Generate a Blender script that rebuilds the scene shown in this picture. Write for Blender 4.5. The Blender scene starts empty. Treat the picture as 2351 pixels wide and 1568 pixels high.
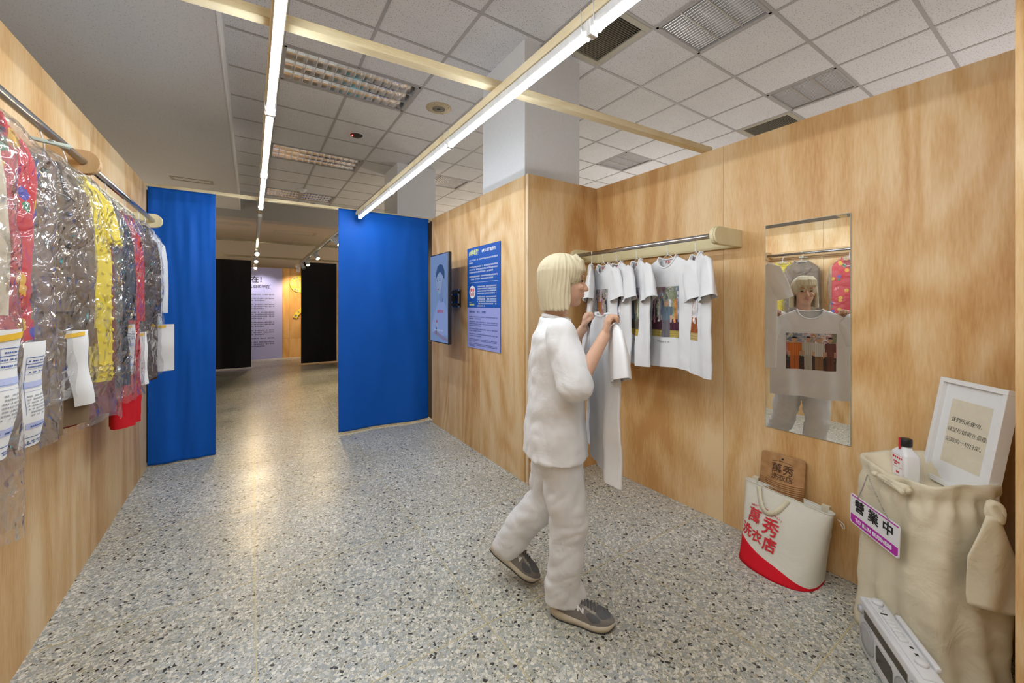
import bpy, bmesh, math, random
from mathutils import Vector, Matrix, noise
PI = math.pi
scene = bpy.context.scene
COL = scene.collection
rnd = random.Random(7)

# ------------------------------------------------------------------ materials
MATS = {}
class NB:
    """small node-building helper"""
    def __init__(s, name):
        s.m = bpy.data.materials.new(name); s.m.use_nodes = True
        s.t = s.m.node_tree; s.b = s.t.nodes['Principled BSDF']; s.out = s.t.nodes['Material Output']
        MATS[name] = s.m
    def n(s, typ, **kw):
        nd = s.t.nodes.new(typ)
        for k, v in kw.items():
            if k in nd.inputs.keys(): nd.inputs[k].default_value = v
            else: setattr(nd, k, v)
        return nd
    def l(s, a, b): s.t.links.new(a, b)
    def ramp(s, fac, stops, interp='LINEAR'):
        r = s.n('ShaderNodeValToRGB'); e = r.color_ramp.elements; r.color_ramp.interpolation = interp
        while len(e) < len(stops): e.new(0.5)
        for el, (p, c) in zip(e, stops):
            el.position = p; el.color = (c[0], c[1], c[2], 1) if len(c) == 3 else c
        s.l(fac, r.inputs['Fac']); return r.outputs['Color']
    def mix(s, fac, a, b, typ='MIX'):
        m = s.n('ShaderNodeMix', data_type='RGBA', blend_type=typ)
        for sock, v in ((m.inputs[0], fac), (m.inputs[6], a), (m.inputs[7], b)):
            if hasattr(v, 'is_linked'): s.l(v, sock)
            elif isinstance(v, (int, float)): sock.default_value = v
            else: sock.default_value = (v[0], v[1], v[2], 1)
        return m.outputs[2]
    def math(s, op, a, b=0.0, c=0.0):
        m = s.n('ShaderNodeMath', operation=op)
        for i, v in enumerate((a, b, c)):
            if hasattr(v, 'is_linked'): s.l(v, m.inputs[i])
            else: m.inputs[i].default_value = v
        return m.outputs[0]
    def coords(s, scale=(1, 1, 1), kind='Object', loc=None):
        tc = s.n('ShaderNodeTexCoord'); mp = s.n('ShaderNodeMapping'); mp.inputs['Scale'].default_value = scale
        s.l(tc.outputs[kind], mp.inputs['Vector'])
        if loc is not None: s.l(loc, mp.inputs['Location'])
        return mp.outputs['Vector']
    def noise(s, vec, scale=5, detail=3, rough=.5, dist=0):
        t = s.n('ShaderNodeTexNoise', Scale=scale, Detail=detail, Roughness=rough, Distortion=dist)
        s.l(vec, t.inputs['Vector']); return t.outputs['Fac']
    def bump(s, h, strength=.3, dist=.01):
        b = s.n('ShaderNodeBump', Strength=strength, Distance=dist); s.l(h, b.inputs['Height'])
        s.l(b.outputs['Normal'], s.b.inputs['Normal']); return b.outputs['Normal']

def plain(name, col, rough=.6, metal=0, spec=.5, emit=None, estr=0, mottle=.06, scale=40, bump=0, bscale=200):
    b = NB(name); p = b.b
    v = b.coords()
    if mottle:
        f = b.noise(v, scale, 3)
        lo = [c * (1 - mottle) for c in col]; hi = [min(1, c * (1 + mottle)) for c in col]
        b.l(b.ramp(f, [(.3, lo), (.7, hi)]), p.inputs['Base Color'])
    else: p.inputs['Base Color'].default_value = (*col, 1)
    p.inputs['Roughness'].default_value = rough; p.inputs['Metallic'].default_value = metal
    p.inputs['Specular IOR Level'].default_value = spec
    if emit:
        p.inputs['Emission Color'].default_value = (*emit, 1); p.inputs['Emission Strength'].default_value = estr
    if bump: b.bump(b.noise(v, bscale, 2), bump, .002)
    return b.m

def wood(name, lo, mid, hi, scale=1.0, axis='z', rough=.45, island=True, rings=1.0):
    b = NB(name); p = b.b
    st = {'z': (1, 1, .12), 'x': (.12, 1, 1), 'y': (1, .12, 1)}[axis]
    loc = None
    if island:
        g = b.n('ShaderNodeNewGeometry'); r = b.math('MULTIPLY', g.outputs['Random Per Island'], 37.0)
        cx = b.n('ShaderNodeCombineXYZ')
        for k in 'XYZ': b.l(r, cx.inputs[k])
        loc = cx.outputs[0]
    v1 = b.coords(tuple(s * scale * 1.0 for s in st), loc=loc)
    v2 = b.coords(tuple(s * scale * 26 for s in st), loc=loc)
    v3 = b.coords(tuple((.35 if s < 1 else 1) * scale for s in st), loc=loc)
    big = b.math('ADD', b.math('MULTIPLY', b.noise(v1, 1.3, 2, .5, .5), .55), b.math('MULTIPLY', b.noise(v1, 9, 3, .55, .3), .45))
    fine = b.noise(v2, 4, 4, .6, .2)
    ring = b.math('SINE', b.math('MULTIPLY', b.noise(v3, 1.1, 2, .4, .4), 75.0))
    ring = b.math('MULTIPLY', b.math('ADD', ring, 1.0), .5)
    tone = b.math('ADD', b.math('MULTIPLY', big, .95), b.math('MULTIPLY', fine, .32))
    tone = b.math('ADD', tone, b.math('MULTIPLY', ring, .13 * rings))
    c = b.ramp(tone, [(.54, lo), (.69, mid), (.86, hi)])
    if island:
        hv = b.n('ShaderNodeHueSaturation'); b.l(c, hv.inputs['Color'])
        b.l(b.math('ADD', b.math('MULTIPLY', g.outputs['Random Per Island'], .14), .93), hv.inputs['Value'])
        c = hv.outputs['Color']
    b.l(c, p.inputs['Base Color'])
    p.inputs['Roughness'].default_value = rough; p.inputs['Specular IOR Level'].default_value = .35
    b.bump(fine, .06, .002)
    return b.m

M = {}
M['ply'] = wood('plywood', (.53, .28, .095), (.66, .415, .185), (.76, .56, .32))
M['ply_end'] = wood('plywood_edge', (.58, .42, .24), (.70, .54, .34), (.78, .62, .42), 2)
M['ply_warm'] = wood('plywood_warm', (.50, .26, .08), (.60, .34, .12), (.66, .40, .17))
M['pine'] = wood('pine_timber', (.60, .47, .26), (.72, .60, .37), (.80, .70, .48), 2, 'x', .6)
M['pine_y'] = wood('pine_timber_long', (.60, .47, .26), (.72, .60, .37), (.80, .70, .48), 2, 'y', .6)
M['birch'] = wood('birch_board', (.72, .63, .36), (.78, .70, .44), (.82, .76, .52), 1.5, 'y', .5, rings=.3)
M['birch_warm'] = wood('birch_plate', (.58, .36, .17), (.64, .42, .21), (.70, .48, .27), 1.5, 'y', .5, rings=.3)
M['board_wood'] = wood('washboard_wood', (.34, .17, .065), (.42, .22, .09), (.50, .28, .13), 3, 'z', .5, False)
M['burn'] = plain('branded_brown', (.09, .04, .015), .7)

def terrazzo():
    b = NB('terrazzo'); p = b.b
    v = b.coords()
    wob = b.n('ShaderNodeTexNoise', Scale=60, Detail=2); b.l(v, wob.inputs['Vector'])
    vv = b.n('ShaderNodeVectorMath', operation='MULTIPLY_ADD'); b.l(wob.outputs['Color'], vv.inputs[0])
    vv.inputs[1].default_value = (.006, .006, 0); b.l(v, vv.inputs[2]); v2 = vv.outputs[0]
    def layer(scale, thr, keep, off):
        mp = b.n('ShaderNodeMapping'); mp.inputs['Location'].default_value = (off, off * .7, 0); b.l(v2, mp.inputs['Vector'])
        f = b.n('ShaderNodeTexVoronoi', Scale=scale, voronoi_dimensions='2D'); b.l(mp.outputs[0], f.inputs['Vector'])
        e = b.n('ShaderNodeTexVoronoi', Scale=scale, voronoi_dimensions='2D', feature='DISTANCE_TO_EDGE'); b.l(mp.outputs[0], e.inputs['Vector'])
        sep = b.n('ShaderNodeSeparateColor'); b.l(f.outputs['Color'], sep.inputs[0])
        m = b.math('MULTIPLY', b.math('GREATER_THAN', e.outputs['Distance'], thr), b.math('GREATER_THAN', sep.outputs[1], 1 - keep))
        return m, sep.outputs[0]
    pal = [(0, (.035, .035, .035)), (.055, (.20, .21, .21)), (.09, (.40, .43, .45)), (.30, (.50, .53, .54)),
           (.50, (.66, .66, .64)), (.68, (.76, .74, .67)), (.82, (.86, .85, .81)), (.95, (.50, .45, .33))]
    m1, r1 = layer(72, .08, .46, 0); m2, r2 = layer(128, .08, .66, 3.1); m3, r3 = layer(250, .09, .62, 7.7)
    base = b.ramp(b.noise(v, 25, 3), [(.3, (.37, .36, .285)), (.7, (.47, .455, .38))])
    c = b.mix(m3, base, b.ramp(r3, pal, 'CONSTANT'))
    c = b.mix(m2, c, b.ramp(r2, pal, 'CONSTANT'))
    c = b.mix(m1, c, b.ramp(r1, pal, 'CONSTANT'))
    # worn tint from slab to slab
    sl = b.noise(b.coords((.9, .9, 1)), 1.1, 2)
    c = b.mix(.95, c, b.ramp(sl, [(.35, (.80, .77, .68)), (.65, (.98, .98, .97))]), 'MULTIPLY')
    b.l(c, p.inputs['Base Color'])
    rr = b.ramp(b.noise(v, 3, 3), [(.3, (.27,) * 3), (.7, (.38,) * 3)]); b.l(rr, p.inputs['Roughness'])
    p.inputs['Specular IOR Level'].default_value = .5
    return b.m
M['terrazzo'] = terrazzo()
M['brass'] = plain('brass_strip', (.60, .52, .30), .4, .3)

def tile():
    b = NB('ceiling_tile'); p = b.b; v = b.coords()
    w = b.n('ShaderNodeTexVoronoi', Scale=60, voronoi_dimensions='2D'); b.l(v, w.inputs['Vector'])
    sz = b.n('ShaderNodeSeparateColor'); b.l(w.outputs['Color'], sz.inputs[0])
    hole = b.math('LESS_THAN', w.outputs['Distance'], b.math('MULTIPLY', sz.outputs[0], .22))
    base = b.ramp(b.noise(v, 4, 2), [(.3, (.66, .665, .68)), (.7, (.70, .705, .72))])
    b.l(b.mix(hole, base, (.36, .34, .33)), p.inputs['Base Color']); p.inputs['Roughness'].default_value = .9
    p.inputs['Specular IOR Level'].default_value = .2
    return b.m
M['tile'] = tile()
def soff():
    b = NB('textured_soffit'); p = b.b
    f = b.noise(b.coords((1.6, .8, 1)), 70, 3, .6)
    b.l(b.ramp(f, [(.30, (.40, .40, .40)), (.40, (.61, .615, .625)), (.8, (.65, .655, .665))]), p.inputs['Base Color'])
    p.inputs['Roughness'].default_value = .85; b.bump(f, .3, .004)
    return b.m
M['soffit'] = soff()
M['tbar'] = plain('ceiling_bar', (.40, .39, .385), .55)
M['white_paint'] = plain('white_paint', (.74, .755, .77), .7, mottle=.02)
M['beige_paint'] = plain('beige_paint', (.52, .46, .38), .8, mottle=.04)
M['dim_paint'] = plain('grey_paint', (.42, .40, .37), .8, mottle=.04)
M['black_board'] = plain('black_cloth', (.028, .024, .026), .8, bump=.1)
M['white_plastic'] = plain('white_plastic', (.80, .80, .80), .35, mottle=.01)
M['steel'] = plain('brushed_steel', (.50, .50, .51), .25, 1)
M['chrome'] = plain('mirror_louver', (.90, .90, .91), .14, 1, mottle=.02)
M['blade'] = plain('louver_blade', (.90, .90, .91), .35, .55, mottle=.02)
M['vent'] = plain('vent_metal', (.42, .39, .31), .5)
M['tan'] = plain('tan_plastic', (.50, .41, .26), .5)
M['dark'] = plain('black_plastic', (.012, .012, .014), .35)
M['void'] = plain('dark_void', (.015, .014, .013), .9)
M['hole'] = plain('dark_hole', (.05, .045, .04), .8)
M['red_led'] = plain('red_indicator', (.6, .02, .02), .4, emit=(1, .05, .04), estr=6, mottle=0)
M['led'] = plain('led_diffuser', (.9, .9, .9), .4, emit=(.86, .94, 1.0), estr=28, mottle=0)
M['led_housing'] = plain('batten_housing', (.72, .73, .74), .4)
M['warm_lens'] = plain('spotlight_lens', (.9, .8, .6), .4, emit=(1, .78, .45), estr=45, mottle=0)
M['off_lens'] = plain('unlit_lens', (.3, .3, .3), .2)

def fabric(name, col, rough=.85, fold=.15, weave=.15, scale=900, sheen=.0, fs=6):
    b = NB(name); p = b.b; v = b.coords()
    f = b.noise(v, fs, 4, .55, .6); w = b.noise(v, scale, 1)
    lo = [c * .93 for c in col]
    b.l(b.ramp(f, [(.3, lo), (.7, col)]), p.inputs['Base Color'])
    p.inputs['Roughness'].default_value = rough; p.inputs['Specular IOR Level'].default_value = .25
    p.inputs['Sheen Weight'].default_value = sheen
    h = b.math('ADD', b.math('MULTIPLY', f, fold * 8), b.math('MULTIPLY', w, weave * .3))
    b.bump(h, .35, .01)
    return b.m
M['blue'] = fabric('blue_canvas', (.0005, .105, .54), .55, .10, .2, 500, fs=3)
M['tee'] = fabric('white_jersey', (.80, .80, .815), .9, .12, fs=7)
M['tee_person'] = fabric('white_cotton', (.80, .80, .81), .9, .2, fs=9)
M['trouser'] = fabric('white_twill', (.77, .77, .78), .9, .2, fs=9)
M['cream_cloth'] = fabric('cream_muslin', (.74, .66, .49), .9, .45, .3, 600, fs=7)
M['canvas'] = fabric('canvas_tote', (.72, .69, .60), .9, .25, .4, 500)
M['strap'] = fabric('cream_webbing', (.74, .68, .52), .9, .1, .6, 400)
M['red_canvas'] = fabric('red_canvas', (.66, .008, .02), .8, .2, .3, 500)
M['cream_wool'] = fabric('cream_wool', (.72, .62, .47), .95, .2, .8, 250)
M['taupe'] = fabric('taupe_gabardine', (.215, .145, .085), .7, .3)
M['lining'] = fabric('dark_red_lining', (.20, .02, .015), .7, .2)
M['yellow'] = fabric('yellow_crepe', (.86, .66, .02), .8, .3, .3, 300)
M['maroon'] = fabric('maroon_cloth', (.16, .012, .02), .8, .3)
M['navy'] = fabric('navy_cloth', (.035, .042, .06), .75, .3)
M['red'] = fabric('red_wool', (.60, .012, .02), .85, .3)
M['leather'] = fabric('brown_leather', (.055, .024, .014), .38, .5)
M['pale_garment'] = fabric('pale_grey_cloth', (.62, .63, .66), .85, .3)
def floral():
    b = NB('floral_red'); p = b.b; v = b.coords((1, 1, 1))
    w = b.n('ShaderNodeTexVoronoi', Scale=17); b.l(v, w.inputs['Vector'])
    s = b.n('ShaderNodeSeparateColor'); b.l(w.outputs['Color'], s.inputs[0])
    petal = b.math('LESS_THAN', b.math('ADD', w.outputs['Distance'], b.math('MULTIPLY', b.noise(v, 90, 1), .35)), .52)
    pal = b.ramp(s.outputs[0], [(0, (.60, .012, .02)), (.42, (.75, .42, .02)), (.62, (.06, .06, .42)), (.78, (.03, .22, .07)), (.9, (.60, .012, .02))], 'CONSTANT')
    b.l(b.mix(petal, (.60, .012, .02), pal), p.inputs['Base Color']); p.inputs['Roughness'].default_value = .7
    return b.m
M['floral'] = floral()
def plaid():
    b = NB('plaid_cuff'); p = b.b
    c = b.n('ShaderNodeTexChecker', Scale=75); b.l(b.coords(), c.inputs['Vector'])
    c.inputs['Color1'].default_value = (.55, .40, .22, 1); c.inputs['Color2'].default_value = (.03, .025, .03, 1)
    b.l(c.outputs['Color'], p.inputs['Base Color']); return b.m
M['plaid'] = plaid()
def film():
    b = NB('clear_film'); t = b.t; t.nodes.remove(b.b)
    v = b.coords()
    w1 = b.n('ShaderNodeTexNoise', Scale=6, Detail=2.2, Roughness=.5, Distortion=1.6); b.l(v, w1.inputs['Vector'])
    w2 = b.n('ShaderNodeTexVoronoi', Scale=7, feature='DISTANCE_TO_EDGE')
    vd = b.n('ShaderNodeVectorMath', operation='MULTIPLY_ADD'); b.l(w1.outputs['Color'], vd.inputs[0]); vd.inputs[1].default_value = (.16, .16, .10); b.l(v, vd.inputs[2])
    b.l(vd.outputs[0], w2.inputs['Vector'])
    h = b.math('ADD', b.math('MULTIPLY', w1.outputs['Fac'], 1.6), b.math('MULTIPLY', b.math('MINIMUM', w2.outputs['Distance'], .18), 2.2))
    bp = b.n('ShaderNodeBump', Strength=.9, Distance=.035); b.l(h, bp.inputs['Height'])
    tr = b.n('ShaderNodeBsdfTransparent'); tr.inputs[0].default_value = (.96, .96, .965, 1)
    gl = b.n('ShaderNodeBsdfGlossy', Roughness=.05); b.l(bp.outputs[0], gl.inputs['Normal'])
    df = b.n('ShaderNodeBsdfDiffuse'); df.inputs[0].default_value = (.85, .85, .88, 1); b.l(bp.outputs[0], df.inputs['Normal'])
    fr = b.n('ShaderNodeLayerWeight', Blend=.5); b.l(bp.outputs[0], fr.inputs['Normal'])
    fac = b.math('MINIMUM', b.math('ADD', b.math('MULTIPLY', b.math('POWER', fr.outputs['Facing'], 4.0), .8), .04), .7)
    m1 = b.n('ShaderNodeMixShader', Fac=.085); b.l(tr.outputs[0], m1.inputs[1]); b.l(df.outputs[0], m1.inputs[2])
    m2 = b.n('ShaderNodeMixShader'); b.l(fac, m2.inputs[0]); b.l(m1.outputs[0], m2.inputs[1]); b.l(gl.outputs[0], m2.inputs[2])
    b.l(m2.outputs[0], b.out.inputs['Surface']); return b.m
M['film'] = film()
M['mirror'] = plain('silvered_glass', (.90, .92, .91), .005, 1, mottle=0)
M['mirror_edge'] = plain('glass_edge', (.35, .42, .40), .2)
def glass():
    b = NB('picture_glass'); t = b.t; t.nodes.remove(b.b)
    tr = b.n('ShaderNodeBsdfTransparent'); gl = b.n('ShaderNodeBsdfGlossy', Roughness=.02); fr = b.n('ShaderNodeLayerWeight', Blend=.5); fac = b.math('ADD', b.math('MULTIPLY', b.math('POWER', fr.outputs['Facing'], 5.0), .9), .03)
    m = b.n('ShaderNodeMixShader'); b.l(fac, m.inputs[0]); b.l(tr.outputs[0], m.inputs[1]); b.l(gl.outputs[0], m.inputs[2])
    b.l(m.outputs[0], b.out.inputs['Surface']); return b.m
M['glass'] = glass()
M['paper'] = plain('white_paper', (.82, .82, .82), .8, mottle=.01)
M['paper_warm'] = plain('ivory_paper', (.72, .66, .52), .85, mottle=.03)
M['paper_blue'] = plain('pale_blue_print', (.50, .55, .80), .8, mottle=.01)
M['ink_blue'] = plain('blue_print', (.05, .11, .36), .8, mottle=0)
M['ink'] = plain('black_print', (.012, .012, .014), .7, mottle=0)
M['ink_grey'] = plain('grey_print', (.35, .36, .38), .8, mottle=0)
M['ink_red'] = plain('red_print', (.62, .02, .03), .7, mottle=0)
M['ink_white'] = plain('white_print', (.82, .83, .86), .7, mottle=0)
M['ink_yellow'] = plain('lime_yellow_print', (.72, .76, .22), .7, mottle=0)
M['tape'] = plain('yellow_tape', (.85, .52, .04), .6)
M['peg'] = plain('pale_green_peg', (.55, .62, .55), .5)
M['poster_blue'] = plain('poster_blue', (.004, .085, .42), .6, mottle=.03)
M['lavender'] = plain('lavender_print', (.33, .36, .74), .7, mottle=.02)
M['lav_wall'] = plain('lavender_banner', (.32, .33, .62), .7, mottle=.02)
M['magenta'] = plain('magenta_print', (.48, .02, .40), .5, mottle=0)
M['sign_white'] = plain('sign_white', (.82, .82, .84), .35, mottle=0)
M['radio_white'] = plain('radio_white', (.74, .75, .77), .45, mottle=.03)
M['radio_dial'] = plain('radio_dial', (.035, .028, .022), .2)
M['radio_grille'] = plain('radio_grille', (.52, .53, .55), .5, .2)
M['radio_tan'] = plain('radio_gap', (.30, .25, .17), .7)
M['bottle'] = plain('frosted_bottle', (.82, .83, .86), .35, mottle=.01)
M['skin'] = plain('skin', (.62, .37, .25), .5, mottle=.05)
M['lip'] = plain('lip', (.48, .22, .17), .5)
M['eye'] = plain('eye_dark', (.02, .012, .01), .2)
M['hair'] = fabric('blonde_hair', (.66, .58, .40), .5, .5, .6, 300)
M['shoe_grey'] = fabric('grey_suede', (.23, .215, .20), .85, .1)
M['shoe_mesh'] = fabric('grey_mesh', (.13, .135, .145), .8, .1, .8, 900)
M['shoe_light'] = fabric('light_suede', (.40, .37, .33), .85, .1)
M['shoe_sole'] = plain('cream_midsole', (.60, .54, .43), .6)
M['shoe_out'] = plain('dark_outsole', (.05, .05, .05), .8)
M['yellow_sign'] = plain('yellow_sign', (.72, .62, .05), .6)
def screen(name, a, bcol, stren):
    b = NB(name); p = b.b
    sx = b.n('ShaderNodeSeparateXYZ'); b.l(b.coords(), sx.inputs[0])
    z = b.math('ADD', b.math('MULTIPLY', sx.outputs[2], 1.1), .5)
    c = b.ramp(z, [(0, a), (1, bcol)]); b.l(c, p.inputs['Emission Color']); p.inputs['Emission Strength'].default_value = stren
    p.inputs['Base Color'].default_value = (.02, .02, .02, 1); p.inputs['Roughness'].default_value = .25
    return b.m
SCR = .31
M['scr'] = screen('lit_screen_blue', (.26, .34, .62), (.13, .25, .45), SCR)
def scr(name, c): return plain(name, (.02, .02, .02), .25, emit=c, estr=SCR, mottle=0)
M['scr_skin'] = scr('lit_screen_face', (.27, .36, .56)); M['scr_skin2'] = scr('lit_screen_face_shade', (.17, .26, .46))
M['scr_hair'] = scr('lit_screen_hair', (.015, .06, .15)); M['scr_shirt'] = scr('lit_screen_shirt', (.26, .35, .66))
M['scr_red'] = scr('lit_screen_red', (.45, .03, .06)); M['scr_white'] = scr('lit_screen_caption', (.40, .48, .68)); M['scr_arm'] = scr('lit_screen_arm', (.24, .20, .34))
M['scr_yel'] = scr('lit_screen_yellow', (.40, .40, .36)); M['teal'] = screen('lit_screen_teal', (.0, .38, .42), (.04, .26, .30), 1.0)
def vcol():
    b = NB('printed_photo'); a = b.n('ShaderNodeVertexColor'); a.layer_name = 'print'
    b.l(a.outputs['Color'], b.b.inputs['Base Color']); b.b.inputs['Roughness'].default_value = .85; b.b.inputs['Specular IOR Level'].default_value = .2
    return b.m
M['photo'] = vcol()

# ------------------------------------------------------------------ mesh helpers
def wmat(o): return (wmat(o.parent) @ o.matrix_parent_inverse @ o.matrix_basis) if o.parent else o.matrix_basis.copy()
def place(o, mw): o.matrix_basis = (wmat(o.parent).inverted() @ mw) if o.parent else mw
class MB:
    def __init__(s): s.v = []; s.f = []; s.mi = []; s.sm = []
    def add(s, verts, faces, mi=0, smooth=False):
        o = len(s.v); s.v += [tuple(v) for v in verts]
        for f in faces: s.f.append(tuple(i + o for i in f)); s.mi.append(mi); s.sm.append(smooth)
        return s
    def box(s, x0, x1, y0, y1, z0, z1, mi=0, mat=None):
        v = [(x, y, z) for z in (z0, z1) for y in (y0, y1) for x in (x0, x1)]
        if mat: v = [tuple(mat @ Vector(p)) for p in v]
        return s.add(v, [(0, 2, 3, 1), (4, 5, 7, 6), (0, 1, 5, 4), (2, 6, 7, 3), (0, 4, 6, 2), (1, 3, 7, 5)], mi)
    def rbox(s, x0, x1, y0, y1, z0, z1, r, mi=0, mat=None, seg=2, smooth=True):
        bm = bmesh.new(); bmesh.ops.create_cube(bm, size=1)
        for v in bm.verts: v.co = Vector(((x0 + x1) / 2 + v.co.x * (x1 - x0), (y0 + y1) / 2 + v.co.y * (y1 - y0), (z0 + z1) / 2 + v.co.z * (z1 - z0)))
        bmesh.ops.bevel(bm, geom=list(bm.edges), offset=r, segments=seg, affect='EDGES', profile=.5)
        return s.frombm(bm, mi, mat, smooth)
    def frombm(s, bm, mi=0, mat=None, smooth=True):
        bm.verts.index_update()
        s.add([(mat @ v.co) if mat else v.co for v in bm.verts], [[v.index for v in f.verts] for f in bm.faces], mi, smooth); bm.free(); return s
    def tube(s, pts, r, n=10, mi=0, closed=False, caps=True):
        P = [Vector(p) for p in pts]; N = len(P); rs = r if isinstance(r, (list, tuple)) else [r] * N
        up = None; rings = []
        for i in range(N):
            t = (P[(i + 1) % N] - P[i - 1]) if closed else (P[min(i + 1, N - 1)] - P[max(i - 1, 0)])
            t.normalize()
            if up is None: up = t.orthogonal().normalized()
            else:
                up = up - t * up.dot(t)
                up = up.normalized() if up.length > 1e-6 else t.orthogonal().normalized()
            b2 = t.cross(up)
            rings.append([P[i] + (up * math.cos(2 * PI * k / n) + b2 * math.sin(2 * PI * k / n)) * rs[i] for k in range(n)])
        return s.loft(rings, mi, closed, caps and not closed)
    def loft(s, rings, mi=0, closed=False, caps=True, smooth=True, ringclosed=True):
        n = len(rings[0]); v = [p for r in rings for p in r]; f = []
        m = len(rings)
        for i in range(m if closed else m - 1):
            for k in range(n if ringclosed else n - 1):
                a, b = i * n + k, i * n + (k + 1) % n; c, d = ((i + 1) % m) * n + (k + 1) % n, ((i + 1) % m) * n + k
                f.append((a, b, c, d))
        if caps: f += [tuple(range(n))[::-1], tuple(range((m - 1) * n, m * n))]
        return s.add(v, f, mi, smooth)
    def lathe(s, prof, n=24, mi=0, mat=None, smooth=True):
        rings = [[(r * math.cos(2 * PI * k / n), r * math.sin(2 * PI * k / n), z) for k in range(n)] for r, z in prof]
        if mat: rings = [[tuple(mat @ Vector(p)) for p in r] for r in rings]
        return s.loft(rings, mi, smooth=smooth)
    def prism(s, poly, h0, h1, mi=0, mat=None, smooth=False):
        n = len(poly); v = [(x, y, h0) for x, y in poly] + [(x, y, h1) for x, y in poly]
        if mat: v = [tuple(mat @ Vector(p)) for p in v]
        return s.add(v, [tuple(range(n))[::-1], tuple(range(n, 2 * n))] + [(i, (i + 1) % n, (i + 1) % n + n, i + n) for i in range(n)], mi, smooth)
    def ball(s, c, r, mi=0, mat=None, n=16, m=10):
        rx, ry, rz = r if isinstance(r, (tuple, list)) else (r, r, r)
        rings = []
        for j in range(m + 1):
            a = -PI / 2 + PI * j / m; q = max(math.cos(a), .02)
            ring = [Vector((rx * q * math.cos(2 * PI * k / n), ry * q * math.sin(2 * PI * k / n), rz * math.sin(a))) for k in range(n)]
            if mat: ring = [mat.to_3x3() @ p for p in ring]
            rings.append([Vector(c) + p for p in ring])
        return s.loft(rings, mi)
    def grid(s, fn, nu, nv, mi=0, smooth=True):
        v = [fn(i / nu, j / nv) for j in range(nv + 1) for i in range(nu + 1)]
        f = [(j * (nu + 1) + i, j * (nu + 1) + i + 1, (j + 1) * (nu + 1) + i + 1, (j + 1) * (nu + 1) + i) for j in range(nv) for i in range(nu)]
        return s.add(v, f, mi, smooth)
    def build(s, name, mats, parent=None, mw=None, label=None):
        me = bpy.data.meshes.new(name); me.from_pydata(s.v, [], s.f)
        if not isinstance(mats, (list, tuple)): mats = [mats]
        for m in mats: me.materials.append(m)
        me.polygons.foreach_set('material_index', s.mi); me.polygons.foreach_set('use_smooth', s.sm)
        bm = bmesh.new(); bm.from_mesh(me); bmesh.ops.recalc_face_normals(bm, faces=bm.faces); bm.to_mesh(me); bm.free()
        o = bpy.data.objects.new(name, me); COL.objects.link(o)
        if parent is not None: o.parent = parent
        if mw is not None: place(o, mw)
        if label: o['label'] = label
        return o
def bevel(o, w=.003, seg=2):
    m = o.modifiers.new('bevel', 'BEVEL'); m.width = w; m.segments = seg; m.limit_method = 'ANGLE'; return o
def solid(o, t=.002):
    m = o.modifiers.new('solid', 'SOLIDIFY'); m.thickness = t; m.offset = 0; return o
def tag(o, label, cat, group=None, kind=None):
    o['label'] = label; o['category'] = cat
    if group: o['group'] = group
    if kind: o['kind'] = kind
    return o
def struct(o, label=None):
    o['kind'] = 'structure'
    if label: o['label'] = label
    return o
def thing(name, label, cat, mw=None, group=None):
    o = bpy.data.objects.new(name, None); COL.objects.link(o); o.empty_display_size = .1
    if mw is not None: o.matrix_basis = mw
    return tag(o, label, cat, group)
def basis(o, x, y, z=None):
    x = Vector(x).normalized(); y = Vector(y).normalized(); z = x.cross(y) if z is None else Vector(z)
    m = Matrix(((x.x, y.x, z.x, o[0]), (x.y, y.y, z.y, o[1]), (x.z, y.z, z.z, o[2]), (0, 0, 0, 1))); return m
T = Matrix.Translation
def textmesh(s, size, bold=0, align='CENTER', spacing=1.0, shear=0, line=1.0):
    cu = bpy.data.curves.new('txt', 'FONT'); cu.body = s; cu.size = size; cu.align_x = align; cu.align_y = 'CENTER'
    cu.offset = bold; cu.space_character = spacing; cu.shear = shear; cu.space_line = line; cu.resolution_u = 3; cu.extrude = .0004
    ob = bpy.data.objects.new('txt', cu); COL.objects.link(ob)
    dg = bpy.context.evaluated_depsgraph_get(); dg.update()
    me = bpy.data.meshes.new_from_object(ob.evaluated_get(dg))
    COL.objects.unlink(ob); bpy.data.objects.remove(ob); bpy.data.curves.remove(cu)
    return me
def addtext(mb, s, size, mat, mi=0, fn=None, **kw):
    """put lettering into mb: local text plane (x right, y up, z towards reader) -> mat, or through fn(Vector)"""
    me = textmesh(s, size, **kw)
    v = [fn(p.co.copy()) if fn else tuple(mat @ p.co) for p in me.vertices]
    mb.add(v, [tuple(p.vertices) for p in me.polygons], mi); bpy.data.meshes.remove(me)
def greek(mb, x0, x1, y, h, mat, mi=0, seed=0, fill=.93, z=.0006):
    """a line of illegible small print as separate little marks"""
    r = random.Random(seed); x = x0
    while x < x1 - h * .5:
        w = h * .86
        if r.random() < fill:
            for k in range(3):
                yy = y + h * (-.5 + (k + .15 + .3 * r.random()) / 3)
                a = x + w * .15 * r.random(); b2 = x + w * (.8 + .2 * r.random())
                mb.box(a, b2, yy, yy + h * .17, 0, z, mi, mat)
            q = x + w * (.25 + .5 * r.random()); mb.box(q, q + h * .15, y - h * .45, y + h * .45, 0, z, mi, mat)
        x += h

# ------------------------------------------------------------------ camera
TH = math.atan(598.5 / 907.0); HC = 1.417
cam = bpy.data.cameras.new('camera'); cam.sensor_width = 36; cam.lens = 36 * 907.0 / 2351.0; cam.shift_y = -86.0 / 2351.0; cam.clip_start = .02
co = bpy.data.objects.new('camera', cam); COL.objects.link(co); co.location = (0, 0, HC); co.rotation_euler = (PI / 2, 0, -TH); scene.camera = co

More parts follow.
